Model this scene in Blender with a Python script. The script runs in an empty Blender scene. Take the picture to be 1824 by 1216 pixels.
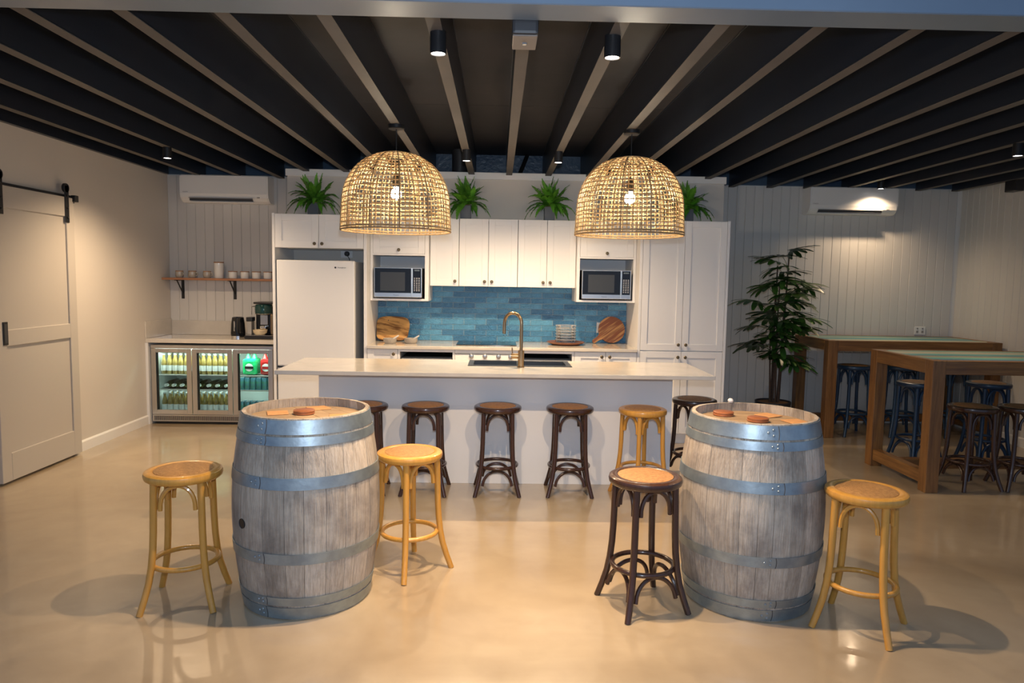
import bpy, bmesh, math, random
from mathutils import Vector, Matrix
random.seed(7)
C = bpy.context.scene.collection
PI = math.pi
sin, cos, rad = math.sin, math.cos, math.radians

# ------------------------------------------------------------------ camera
CAM = (0.0, 0.0, 1.566); YAW = .02102; PIT = .08653; ROL = .01643
cd = bpy.data.cameras.new('camera'); cam = bpy.data.objects.new('camera', cd); C.objects.link(cam)
cd.sensor_width = 36; cd.lens = 36 * 1262.8 / 1824; cd.clip_start = .05
_f = Vector((sin(YAW) * cos(PIT), cos(YAW) * cos(PIT), -sin(PIT)))
_r = Vector((cos(YAW), -sin(YAW), 0)); _u = _r.cross(_f)
r2 = _r * cos(ROL) + _u * sin(ROL); u2 = _u * cos(ROL) - _r * sin(ROL)
M = Matrix((r2, u2, -_f)).transposed().to_4x4(); M.translation = CAM
cam.matrix_world = M
bpy.context.scene.camera = cam

# ------------------------------------------------------------------ world, exposure, large lights
w = bpy.data.worlds.new('world'); bpy.context.scene.world = w; w.use_nodes = True
w.node_tree.nodes['Background'].inputs[0].default_value = (.42, .60, .92, 1)
w.node_tree.nodes['Background'].inputs[1].default_value = .46
vs = bpy.context.scene.view_settings
vs.view_transform = 'Standard'; vs.look = 'None'; vs.gamma = 1; vs.use_curve_mapping = False; vs.exposure = 0.38
bpy.context.scene.cycles.transparent_max_bounces = 24
SPOT_W = 235.0; FLASH_W = 180.0
def light(name, kind, loc, watts, col, parent=None, **kw):
    l = bpy.data.lights.new(name, kind); l.energy = watts; l.color = col
    for k, v in kw.items(): setattr(l, k, v)
    o = bpy.data.objects.new(name, l); C.objects.link(o); o.location = loc
    if parent: o.parent = parent
    return o
fl = light('camera_flash', 'SPOT', (.02, .03, 1.75), FLASH_W, (.74, .86, 1.0), shadow_soft_size=.04, spot_size=rad(98), spot_blend=1.0)
fl.rotation_euler = (rad(90), 0, rad(-1))

# ------------------------------------------------------------------ materials
def nt(m):
    m.use_nodes = True
    return m.node_tree.nodes, m.node_tree.links
def mat(name, col, rough=.5, metal=0, coat=0, var=0, varscale=4, bump=0, bscale=60, rnd=0, spec=.5, col2=None,
        stretch=(1, 1, 1), trans=0, sss=0, det=4, contrast=(.35, .65), rot=None, blotch=0, bsc=3.0, transl=0):
    """procedural principled: noise between col and col2, per-object random value, noise bump"""
    m = bpy.data.materials.new(name); N, L = nt(m); p = N['Principled BSDF']
    p.inputs['Base Color'].default_value = (*col, 1); p.inputs['Roughness'].default_value = rough
    p.inputs['Metallic'].default_value = metal; p.inputs['Coat Weight'].default_value = coat
    p.inputs['Coat Roughness'].default_value = .08
    p.inputs['Specular IOR Level'].default_value = spec
    p.inputs['Transmission Weight'].default_value = trans
    tc = N.new('ShaderNodeTexCoord'); mp = N.new('ShaderNodeMapping'); mp.inputs['Scale'].default_value = stretch
    if rot:
        m0 = N.new('ShaderNodeMapping'); m0.inputs['Rotation'].default_value = rot
        L.new(tc.outputs['Object'], m0.inputs['Vector']); L.new(m0.outputs[0], mp.inputs['Vector'])
    else: L.new(tc.outputs['Object'], mp.inputs['Vector'])
    if rnd:
        oi = N.new('ShaderNodeObjectInfo'); vm = N.new('ShaderNodeVectorMath'); vm.operation = 'SCALE'
        vm.inputs[0].default_value = (17.3, 5.1, 9.7); L.new(oi.outputs['Random'], vm.inputs['Scale'])
        L.new(vm.outputs[0], mp.inputs['Location'])
    last = None
    if col2 is not None:
        n = N.new('ShaderNodeTexNoise'); n.inputs['Scale'].default_value = varscale; n.inputs['Detail'].default_value = det
        n.inputs['Roughness'].default_value = .6
        L.new(mp.outputs[0], n.inputs['Vector'])
        r = N.new('ShaderNodeValToRGB'); r.color_ramp.elements[0].color = (*col, 1); r.color_ramp.elements[1].color = (*col2, 1)
        r.color_ramp.elements[0].position, r.color_ramp.elements[1].position = contrast
        L.new(n.outputs['Fac'], r.inputs['Fac']); last = r.outputs[0]
    if rnd:
        hs = N.new('ShaderNodeHueSaturation'); mr = N.new('ShaderNodeMapRange')
        mr.inputs['To Min'].default_value = 1 - rnd; mr.inputs['To Max'].default_value = 1 + rnd
        L.new(oi.outputs['Random'], mr.inputs['Value']); L.new(mr.outputs[0], hs.inputs['Value'])
        hs.inputs['Color'].default_value = (*col, 1)
        if last: L.new(last, hs.inputs['Color'])
        last = hs.outputs[0]
    if blotch:
        nb_ = N.new('ShaderNodeTexNoise'); nb_.inputs['Scale'].default_value = bsc; nb_.inputs['Detail'].default_value = 7
        nb_.inputs['Roughness'].default_value = .65; L.new(tc.outputs['Object'], nb_.inputs['Vector'])
        rb = N.new('ShaderNodeValToRGB'); rb.color_ramp.elements[0].color = (1 - blotch, 1 - blotch, 1 - blotch * .95, 1)
        rb.color_ramp.elements[0].position = .36; rb.color_ramp.elements[1].position = .56
        mm_ = N.new('ShaderNodeMixRGB'); mm_.blend_type = 'MULTIPLY'; mm_.inputs[0].default_value = 1
        L.new(nb_.outputs['Fac'], rb.inputs[0]); L.new(last, mm_.inputs[1]); L.new(rb.outputs[0], mm_.inputs[2]); last = mm_.outputs[0]
    if last: L.new(last, p.inputs['Base Color'])
    if transl:
        tr = N.new('ShaderNodeBsdfTranslucent'); mx = N.new('ShaderNodeMixShader'); mx.inputs[0].default_value = transl
        if last: L.new(last, tr.inputs[0])
        else: tr.inputs[0].default_value = (*col, 1)
        L.new(p.outputs[0], mx.inputs[1]); L.new(tr.outputs[0], mx.inputs[2]); L.new(mx.outputs[0], N['Material Output'].inputs[0])
    if bump:
        n2 = N.new('ShaderNodeTexNoise'); n2.inputs['Scale'].default_value = bscale; n2.inputs['Detail'].default_value = 3
        L.new(mp.outputs[0], n2.inputs['Vector'])
        b = N.new('ShaderNodeBump'); b.inputs['Strength'].default_value = bump; b.inputs['Distance'].default_value = .01
        L.new(n2.outputs['Fac'], b.inputs['Height']); L.new(b.outputs[0], p.inputs['Normal'])
    return m
def emit(name, col, s):
    m = bpy.data.materials.new(name); N, L = nt(m); N.remove(N['Principled BSDF'])
    e = N.new('ShaderNodeEmission'); e.inputs[0].default_value = (*col, 1); e.inputs[1].default_value = s
    L.new(e.outputs[0], N['Material Output'].inputs[0]); return m
def glass(name, tint=(1, 1, 1), rough=.02, refl=.9, ior=1.45):
    m = bpy.data.materials.new(name); N, L = nt(m); N.remove(N['Principled BSDF'])
    t = N.new('ShaderNodeBsdfTransparent'); t.inputs[0].default_value = (*tint, 1)
    g = N.new('ShaderNodeBsdfGlossy'); g.inputs['Roughness'].default_value = rough; g.inputs[0].default_value = (refl, refl, refl, 1)
    fr = N.new('ShaderNodeFresnel'); fr.inputs[0].default_value = ior
    x = N.new('ShaderNodeMixShader'); L.new(fr.outputs[0], x.inputs[0]); L.new(t.outputs[0], x.inputs[1]); L.new(g.outputs[0], x.inputs[2])
    L.new(x.outputs[0], N['Material Output'].inputs[0]); return m
def wood(name, c1, c2, axis='X', scale=6, rough=.5, coat=0, rnd=.12, bump=.15, k=12, **kw):
    st = {'X': (1, k, k), 'Y': (k, 1, k), 'Z': (k, k, 1)}[axis]
    return mat(name, c1, rough, col2=c2, varscale=scale * .35, stretch=st, rnd=rnd, bump=bump, bscale=scale, coat=coat, contrast=kw.pop('contrast', (.3, .7)), det=6, **kw)

m_wall = mat('painted_wall', (.63, .585, .53), .55, bump=.03, bscale=180)
m_board = mat('painted_board', (.64, .62, .59), .45, rnd=.025)
m_trim = mat('painted_trim', (.80, .78, .75), .35)
m_cab = mat('cabinet_paint', (.75, .745, .745), .38)
m_island = mat('island_panel_paint', (.78, .775, .775), .35)
m_ceil = mat('dark_ceiling_sheet', (.030, .032, .040), .65, col2=(.042, .042, .050), varscale=1.5, spec=.25, bump=.05, bscale=8)
m_joist = mat('dark_steel_joist', (.014, .020, .034), .36, col2=(.017, .021, .032), varscale=2, stretch=(1, .3, 1))
m_flange = mat('bounce_lit_joist_flange', (.115, .107, .103), .6, col2=(.095, .09, .088), varscale=2, spec=.3)  # paler than the joist webs: light bounced off the floor painted into the colour
m_backbeam = mat('navy_steel', (.05, .09, .15), .30, bump=.35, bscale=30)
m_header = mat('grey_header_paint', (.155, .205, .27), .35, col2=(.13, .175, .23), varscale=1.5)
m_black = mat('black_metal', (.012, .012, .013), .38)
m_blackgloss = mat('black_gloss', (.008, .009, .011), .08)
m_blackplastic = mat('black_plastic', (.015, .015, .017), .3)
m_door = mat('door_paint', (.49, .455, .41), .4)
m_ss = mat('brushed_steel', (.60, .58, .55), .28, metal=1, bump=.03, bscale=200)
m_chrome = mat('chrome', (.8, .8, .8), .08, metal=1)
m_white = mat('white_plastic', (.82, .81, .79), .25)
m_fridge = mat('white_enamel', (.76, .76, .76), .3)
m_grey = mat('grey_plastic', (.30, .29, .28), .4)
m_slot = mat('dark_slot', (.05, .05, .055), .6)
m_knob = mat('antique_brass_knob', (.16, .12, .07), .4, metal=.8)
m_tap = mat('aged_brass', (.36, .25, .14), .28, metal=1)
m_sink = mat('black_granite', (.03, .034, .042), .28, bump=.1, bscale=300)
m_stone = mat('cream_stone', (.62, .575, .51), .14, col2=(.54, .50, .445), varscale=5, det=8, coat=.3)
m_rattan_shade = mat('seagrass_strand', (.86, .68, .40), .55, col2=(.56, .36, .15), varscale=22, transl=.22)
m_rim = mat('brown_cane', (.24, .14, .06), .6, col2=(.40, .26, .12), varscale=30)
m_rattan_seat = mat('rattan_seat', (.42, .21, .075), .55, col2=(.26, .12, .04), varscale=60, bump=.5, bscale=170)
m_rattan_nat = mat('natural_rattan_seat', (.47, .25, .085), .5, col2=(.33, .16, .05), varscale=60, bump=.5, bscale=170)
m_nat = wood('honey_rattan_wood', (.62, .315, .06), (.50, .235, .038), 'Z', 14, .32, .3, .04, .04)
m_dark = wood('dark_brown_wood', (.035, .014, .009), (.055, .022, .012), 'Z', 14, .26, .3, .04, .03)
m_blue = wood('navy_painted_wood', (.008, .030, .070), (.012, .042, .092), 'Z', 14, .35, .1, .04, .03)
m_stave = wood('weathered_oak', (.31, .25, .19), (.52, .455, .38), 'Z', 15, .7, 0, .26, .5, 20, blotch=.48, bsc=3.2, contrast=(.25, .72))
m_stave2 = m_stave
m_head = wood('barrel_head_oak', (.42, .30, .18), (.24, .15, .08), 'X', 16, .7, 0, .12, .3)
m_hoop = mat('galvanised_steel', (.36, .43, .47), .44, metal=.8, col2=(.24, .29, .33), varscale=9, bump=.12, bscale=25, det=7)
m_cork = mat('cork_coaster', (.58, .30, .12), .6, col2=(.50, .24, .09), varscale=40)
m_rcoast = wood('round_timber_coaster', (.38, .13, .05), (.24, .08, .03), 'X', 20, .4, .2, .05, .05)
m_table = wood('recycled_hardwood', (.27, .125, .033), (.12, .048, .013), 'X', 7, .5, .15, .1, .3)
m_tablez = wood('recycled_hardwood_leg', (.27, .125, .033), (.12, .048, .013), 'Z', 7, .5, .15, .1, .3)
m_tabley = wood('recycled_hardwood_rail', (.30, .145, .04), (.13, .054, .015), 'Y', 7, .5, .15, .1, .3)
m_shelf = wood('shelf_timber', (.42, .20, .10), (.32, .14, .07), 'X', 10, .45, 0, .05, .05)
m_olive = mat('olive_wood', (.62, .34, .11), .4, col2=(.20, .075, .018), varscale=2.6, stretch=(1.6, 1, 9), rot=(0, rad(-12), 0), contrast=(.44, .58), det=6)
m_acacia = mat('acacia_wood', (.24, .065, .02), .4, col2=(.58, .29, .10), varscale=1.4, stretch=(1.5, 1, 26), contrast=(.46, .56), rot=(0, rad(34), 0), det=3)
m_traywood = wood('tray_wood', (.26, .10, .05), (.18, .065, .03), 'X', 10, .4, .2, 0, .05)
m_ceramic = mat('speckled_ceramic', (.62, .57, .50), .25, col2=(.42, .37, .31), varscale=120, coat=.3, contrast=(.25, .42))
m_ceramicw = mat('white_ceramic', (.74, .73, .71), .22, coat=.3)
m_lidwood = wood('lid_wood', (.40, .22, .12), (.30, .15, .08), 'X', 12, .5, 0, 0, .05)
m_fern = mat('fern_green', (.05, .20, .012), .45, col2=(.14, .38, .035), varscale=9, rnd=.35)
m_palm = mat('palm_green', (.018, .070, .014), .35, col2=(.06, .15, .022), varscale=3, rnd=.6)
m_cane = mat('palm_cane', (.10, .055, .035), .7, col2=(.05, .03, .02), varscale=30, stretch=(1, 1, 6))
m_soil = mat('coir', (.30, .15, .06), .9, bump=.6, bscale=120)
m_pot = mat('dark_pot', (.03, .03, .035), .5)
m_potsq = mat('slate_pot', (.10, .11, .13), .5)
m_gl = glass('clear_glass', (.93, .97, .96))
m_pane = glass('fridge_door_glass', (.86, .92, .90), .01, .7, 1.35)
m_beer = mat('amber_beer_bottle', (.22, .14, .035), .08, col2=(.34, .24, .07), varscale=30, coat=.5, rnd=.1)
m_wine = mat('dark_wine_bottle', (.03, .035, .012), .08, coat=.5)
m_label = mat('paper_label', (.80, .80, .80), .5)
m_cap = mat('bottle_cap', (.70, .72, .74), .3, metal=.6)
m_green = mat('green_wrap', (.01, .42, .12), .2, col2=(.02, .55, .2), varscale=20, bump=.4, bscale=30)
m_red = mat('red_wrap', (.45, .02, .02), .2, bump=.4, bscale=30)
m_can = mat('green_blue_can', (.10, .36, .22), .25, metal=.3, col2=(.10, .28, .50), varscale=6, stretch=(1, 1, 3))
m_int = mat('fridge_interior', (.70, .74, .73), .35)
m_shadow = mat('cavity_grey', (.52, .54, .55), .5)

def floor_mat():
    m = bpy.data.materials.new('polished_cream_concrete'); N, L = nt(m); p = N['Principled BSDF']
    tc = N.new('ShaderNodeTexCoord')
    def noise(s, d, dist=0):
        n = N.new('ShaderNodeTexNoise'); n.inputs['Scale'].default_value = s; n.inputs['Detail'].default_value = d
        n.inputs['Distortion'].default_value = dist; L.new(tc.outputs['Object'], n.inputs['Vector']); return n
    a = noise(.9, 5, 1.2); b = noise(6, 6, .5)
    r = N.new('ShaderNodeValToRGB'); e = r.color_ramp.elements
    e[0].position = .32; e[0].color = (.325, .245, .155, 1); e[1].position = .68; e[1].color = (.445, .355, .24, 1)
    L.new(a.outputs[0], r.inputs[0])
    mx = N.new('ShaderNodeMixRGB'); mx.blend_type = 'MULTIPLY'; mx.inputs[0].default_value = .35
    r3 = N.new('ShaderNodeValToRGB'); r3.color_ramp.elements[0].position = .3; r3.color_ramp.elements[0].color = (.78, .76, .74, 1)
    r3.color_ramp.elements[1].position = .6; r3.color_ramp.elements[1].color = (1, 1, 1, 1)
    L.new(b.outputs[0], r3.inputs[0]); L.new(r.outputs[0], mx.inputs[1]); L.new(r3.outputs[0], mx.inputs[2])
    L.new(mx.outputs[0], p.inputs['Base Color'])
    p.inputs['Roughness'].default_value = .28; p.inputs['Coat Weight'].default_value = .8; p.inputs['Coat Roughness'].default_value = .10
    c = noise(3.5, 3); bp = N.new('ShaderNodeBump'); bp.inputs['Strength'].default_value = .12; bp.inputs['Distance'].default_value = .02
    L.new(c.outputs[0], bp.inputs['Height']); L.new(bp.outputs[0], p.inputs['Normal']); L.new(bp.outputs[0], p.inputs['Coat Normal'])
    return m
m_floor = floor_mat()
def tile_mat():
    m = bpy.data.materials.new('glazed_blue_tile'); N, L = nt(m); p = N['Principled BSDF']
    tc = N.new('ShaderNodeTexCoord'); oi = N.new('ShaderNodeObjectInfo')
    r = N.new('ShaderNodeValToRGB'); e = r.color_ramp.elements
    e[0].color = (.045, .155, .30, 1); e[1].color = (.11, .32, .50, 1)
    q = e.new(.5); q.color = (.07, .23, .40, 1)
    L.new(oi.outputs['Random'], r.inputs[0])
    n0 = N.new('ShaderNodeTexNoise'); n0.inputs['Scale'].default_value = 9; L.new(tc.outputs['Object'], n0.inputs['Vector'])
    hs = N.new('ShaderNodeHueSaturation'); mr = N.new('ShaderNodeMapRange'); mr.inputs['To Min'].default_value = .7; mr.inputs['To Max'].default_value = 1.35
    L.new(n0.outputs[0], mr.inputs['Value']); L.new(mr.outputs[0], hs.inputs['Value']); L.new(r.outputs[0], hs.inputs['Color'])
    L.new(hs.outputs[0], p.inputs['Base Color'])
    p.inputs['Roughness'].default_value = .07; p.inputs['Coat Weight'].default_value = .0
    vm = N.new('ShaderNodeVectorMath'); vm.operation = 'SCALE'; vm.inputs[0].default_value = (13, 7, 5)
    L.new(oi.outputs['Random'], vm.inputs['Scale'])
    va = N.new('ShaderNodeVectorMath'); L.new(vm.outputs[0], va.inputs[0]); L.new(tc.outputs['Object'], va.inputs[1])
    n = N.new('ShaderNodeTexNoise'); n.inputs['Scale'].default_value = 75; n.inputs['Detail'].default_value = 1
    L.new(va.outputs[0], n.inputs['Vector'])
    b = N.new('ShaderNodeBump'); b.inputs['Strength'].default_value = .9; b.inputs['Distance'].default_value = .009
    L.new(n.outputs[0], b.inputs['Height']); L.new(b.outputs[0], p.inputs['Normal']); L.new(b.outputs[0], p.inputs['Coat Normal'])
    return m
m_tile = tile_mat()
m_grout = mat('pale_grout', (.62, .64, .62), .8)

# ------------------------------------------------------------------ geometry helpers
class MB:
    def __init__(s): s.bm = bmesh.new()
    def _face(s, vs, sm=False):
        try:
            f = s.bm.faces.new(vs); f.smooth = sm; return f
        except ValueError: return None
    def box(s, x0, y0, z0, x1, y1, z1, bev=0, m=None):
        a = [(x0, y0, z0), (x1, y0, z0), (x1, y1, z0), (x0, y1, z0), (x0, y0, z1), (x1, y0, z1), (x1, y1, z1), (x0, y1, z1)]
        if m is not None: a = [m @ Vector(p) for p in a]
        v = [s.bm.verts.new(p) for p in a]
        fs = [s._face([v[i] for i in q]) for q in ((3, 2, 1, 0), (4, 5, 6, 7), (0, 1, 5, 4), (1, 2, 6, 5), (2, 3, 7, 6), (3, 0, 4, 7))]
        if bev:
            es = {e for f in fs for e in f.edges}
            bmesh.ops.bevel(s.bm, geom=list(es), offset=bev, segments=1 if bev < .006 else 2, affect='EDGES', profile=.6)
        return s
    def tube(s, pts, r, n=8, closed=False, cap=True, flat=1.0, up=None):
        pts = [Vector(p) for p in pts]; k = len(pts)
        rs = r if isinstance(r, (list, tuple)) else [r] * k
        rings = []; prev = None
        for i, p in enumerate(pts):
            if closed: t = pts[(i + 1) % k] - pts[i - 1]
            else: t = pts[min(i + 1, k - 1)] - pts[max(i - 1, 0)]
            t.normalize()
            if prev is None:
                a = Vector(up) if up else (Vector((0, 0, 1)) if abs(t.z) < .9 else Vector((1, 0, 0)))
                a = (a - t * a.dot(t)).normalized()
            else:
                a = prev - t * prev.dot(t); a.normalize()
            prev = a; b = t.cross(a)
            rings.append([s.bm.verts.new(p + (a * cos(2 * PI * j / n) * rs[i] * flat + b * sin(2 * PI * j / n) * rs[i])) for j in range(n)])
        m = k if closed else k - 1
        for i in range(m):
            A = rings[i]; B = rings[(i + 1) % k]
            for j in range(n): s._face([A[j], A[(j + 1) % n], B[(j + 1) % n], B[j]], True)
        if cap and not closed:
            s._face(rings[0][::-1]); s._face(rings[-1])
        return s
    def lathe(s, prof, n=24, c=(0, 0, 0), m=None, cap=True):
        rings = []
        for (r, z) in prof:
            if r < 1e-6:
                p = Vector((c[0], c[1], c[2] + z)); p = m @ p if m is not None else p
                rings.append([s.bm.verts.new(p)])
            else:
                ring = []
                for j in range(n):
                    p = Vector((c[0] + r * cos(2 * PI * j / n), c[1] + r * sin(2 * PI * j / n), c[2] + z))
                    ring.append(s.bm.verts.new(m @ p if m is not None else p))
                rings.append(ring)
        for A, B in zip(rings, rings[1:]):
            for j in range(n):
                k = (j + 1) % n
                if len(A) == 1 and len(B) == 1: continue
                if len(A) == 1: s._face([A[0], B[k], B[j]][::-1], True)
                elif len(B) == 1: s._face([A[j], A[k], B[0]], True)
                else: s._face([A[j], A[k], B[k], B[j]], True)
        if cap:
            if len(rings[0]) > 1: s._face(rings[0][::-1])
            if len(rings[-1]) > 1: s._face(rings[-1])
        return s
    def prism(s, poly, axis, lo, hi, smooth=False):
        """poly of (a,b) extruded along axis. X: (y,z)  Y: (x,z)  Z: (x,y)"""
        def P(a, b, t): return {'X': (t, a, b), 'Y': (a, t, b), 'Z': (a, b, t)}[axis]
        A = [s.bm.verts.new(P(a, b, lo)) for a, b in poly]; B = [s.bm.verts.new(P(a, b, hi)) for a, b in poly]
        n = len(poly)
        for i in range(n): s._face([A[i], A[(i + 1) % n], B[(i + 1) % n], B[i]], smooth)
        s._face(A[::-1]); s._face(B); bmesh.ops.recalc_face_normals(s.bm, faces=s.bm.faces[:])
        return s
    def poly(s, pts, sm=False):
        s._face([s.bm.verts.new(p) for p in pts], sm); return s
    def xf(s, m): bmesh.ops.transform(s.bm, matrix=m, verts=s.bm.verts[:]); return s
    def mesh(s, name):
        me = bpy.data.meshes.new(name); s.bm.to_mesh(me); s.bm.free()
        return me
def wloc(o):
    v = Vector((0, 0, 0))
    while o: v += o.location; o = o.parent
    return v
def obj(name, mb, m, parent=None, label=None, kind=None):
    me = mb.mesh(name); me.materials.append(m)
    if any(p.use_smooth for p in me.polygons):
        try: me.set_sharp_from_angle(angle=rad(40))
        except Exception: pass
    if parent is not None: me.transform(Matrix.Translation(-wloc(parent)))
    o = bpy.data.objects.new(name, me); C.objects.link(o); o.parent = parent
    if label: o['label'] = label
    if kind: o['kind'] = kind
    return o
def inst(o, name=None, parent=None, loc=None, rot=None, scale=None):
    c = o.copy(); C.objects.link(c)
    if parent is not None: c.parent = parent
    if loc is not None: c.location = loc
    if rot is not None: c.rotation_euler = rot
    if scale is not None: c.scale = scale
    return c
def tag(o, label, cat, group=None, kind=None):
    o['label'] = label; o['category'] = cat
    if group: o['group'] = group
    if kind: o['kind'] = kind
    return o
def thing(name, loc, label, cat, group=None):
    o = bpy.data.objects.new(name, None); C.objects.link(o); o.location = loc; o.empty_display_size = .1
    return tag(o, label, cat, group)
def struct(name, mb, m, label=None):
    o = obj(name, mb, m); o['kind'] = 'structure'
    if label: o['label'] = label
    return o
def kids(o): return [c for c in bpy.data.objects if c.parent == o]
def dup(root, loc, rz=0, label=None, group=None, scale=None):
    r = root.copy(); C.objects.link(r); r.location = loc; r.rotation_euler = (0, 0, rz)
    if label: r['label'] = label
    if group: r['group'] = group
    if scale: r.scale = scale
    for ch in kids(root):
        c = ch.copy(); C.objects.link(c); c.parent = r
        for g in kids(ch):
            d = g.copy(); C.objects.link(d); d.parent = c
    return r
def place(root, loc, rz=0): root.location = loc; root.rotation_euler = (0, 0, rz); return root
def text(name, s, size, loc, m, parent, depth=.001, spacing=1.0):
    """flat lettering facing -Y"""
    cu = bpy.data.curves.new(name, 'FONT'); cu.body = s; cu.size = size; cu.align_x = 'CENTER'; cu.align_y = 'CENTER'
    cu.extrude = depth / 2; cu.resolution_u = 2; cu.space_character = spacing
    t = bpy.data.objects.new(name, cu); C.objects.link(t)
    bpy.context.view_layer.update()
    me = bpy.data.meshes.new_from_object(t); bpy.data.objects.remove(t)
    me.transform(Matrix.Rotation(PI / 2, 4, 'X')); me.transform(Matrix.Translation(Vector(loc) - wloc(parent)))
    me.materials.clear(); me.materials.append(m)
    o = bpy.data.objects.new(name, me); C.objects.link(o); o.parent = parent
    return o

XL, XR, YB, YS, ZW = -3.65, 5.22, 8.0, 7.38, 2.66

# ------------------------------------------------------------------ setting
struct('floor', MB().box(-7, -3, -.1, 8, 8.2, 0), m_floor, 'glossy cream polished concrete floor')
struct('wall_left', MB().box(XL - .12, 2.75, 0, XL, YB + .1, 2.95), m_wall, 'plain warm white wall with the sliding barn door')
wb = struct('wall_back', MB().box(XL, YB, 0, XR, YB + .1, ZW), m_trim, 'back wall of narrow vertical white boards')
wr = struct('wall_right', MB().box(XR, 2.75, 0, XR + .12, YB + .1, 2.95), m_trim, 'right wall of narrow vertical white boards')
def board_mesh(ax):
    b = MB(); wd = .0985; t = .012; c = .004
    poly = [(0, 0), (wd, 0), (wd, -t + c), (wd - c, -t), (c, -t), (0, -t + c)]
    return b.prism(poly, 'Z', .0, 2.652)
bb = None
for seg in ((XL, -2.2), (2.36, XR - .02)):
    x = seg[0]
    while x < seg[1] - .06:
        if bb is None:
            bb = obj('board', board_mesh('X'), m_board, wb); o = bb
        else: o = inst(bb)
        o.location = (x, YB, .0); x += .1
br = None; y = YB - .012
while y > 2.8:
    if br is None:
        br = obj('board', board_mesh('X'), m_board, wr); o = br
    else: o = inst(br)
    o.location = (XR, y, 0); o.rotation_euler = (0, 0, -PI / 2); y -= .1
wk = struct('wall_kitchen', MB().box(-2.16, YS, 0, 2.32, YS + .06, 2.645).box(-2.16, YS + .06, 0, -2.12, YB, 2.645).box(2.28, YS + .06, 0, 2.32, YB, 2.645), m_wall,
            'white stub wall behind the kitchen cabinets and ferns')
obj('cornice', MB().box(-2.175, YS - .018, 2.585, 2.335, YS, 2.655, .003).box(2.32, YS, 2.585, 2.335, YB - .02, 2.655), m_trim, wk)
ce = struct('ceiling', MB().box(XL, 2.75, 2.95, XR, YB + .1, 3.0), m_ceil, 'dark sheeted ceiling above charcoal joists')
xs = [-3.235, -2.805, -2.384, -1.963, -1.554, -1.142, -.727, -.285, .097, .497, .915, 1.323, 1.733, 2.139, 2.571, 2.996, 3.405, 3.83, 4.25, 4.67, 5.08]
for a, b_ in ((2.93, 3.32), (3.325, 5.72), (5.725, YB)):
    for xa, xb in ((XL + .005, -1.148), (-1.144, 1.32), (1.324, 3.82), (3.824, XR - .005)):
        obj('ceiling_panel', MB().box(xa, a, 2.93, xb, b_, 2.949), m_ceil, ce)
jm = None
for x in xs:
    if jm is None:
        j = MB().box(.020, 2.93, 2.652, .028, 7.94, 2.93).box(-.03, 2.93, 2.634, .03, 7.94, 2.640).box(-.03, 2.93, 2.922, .03, 7.94, 2.93)
        j.box(-.03, 2.93, 2.634, -.026, 7.94, 2.652).box(.024, 2.93, 2.634, .03, 7.94, 2.66)
        j.box(-.026, 2.93, 2.64, .020, 7.94, 2.922)
        jm = obj('joist', j, m_joist, ce); jo = jm; jf = obj('flange', MB().box(-.031, 2.929, 2.630, .031, 7.941, 2.6339), m_flange, jm, 'lower flange with floor bounce light in its colour')
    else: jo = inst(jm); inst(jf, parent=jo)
    jo.location.x = x
tr1 = struct('trim_1', MB().box(XL - .12, 2.755, 2.597, XR + .12, 2.924, 3.2, .004), m_header, 'grey header beam across the wide opening')
struct('trim_2', MB().box(XL, 7.95, ZW, XR, YB - .001, 2.93), m_backbeam, 'dark navy steel beam above the back wall')
struct('trim_3', MB().box(XL, 3.0, 2.655, XL + .04, 7.94, 2.93), m_joist, 'dark bearer along the top of the left wall')
bl = struct('baseboard_left', MB().prism([(XL, 0), (XL + .016, 0), (XL + .016, .082), (XL + .008, .095), (XL, .095)], 'Y', 6.1, 7.4), m_trim, 'white skirting along the left wall')
struct('baseboard_back', MB().prism([(YB - .014, .0), (YB - .028, 0), (YB - .028, .085), (YB - .02, .095), (YB - .014, .095)], 'X', 2.34, XR - .03), m_trim, 'white skirting below the back wall boards')
struct('baseboard_right', MB().prism([(XR - .013, 0), (XR - .028, 0), (XR - .028, .085), (XR - .02, .095), (XR - .013, .095)], 'Y', 2.8, YB - .03), m_trim, 'white skirting along the right wall')

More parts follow.
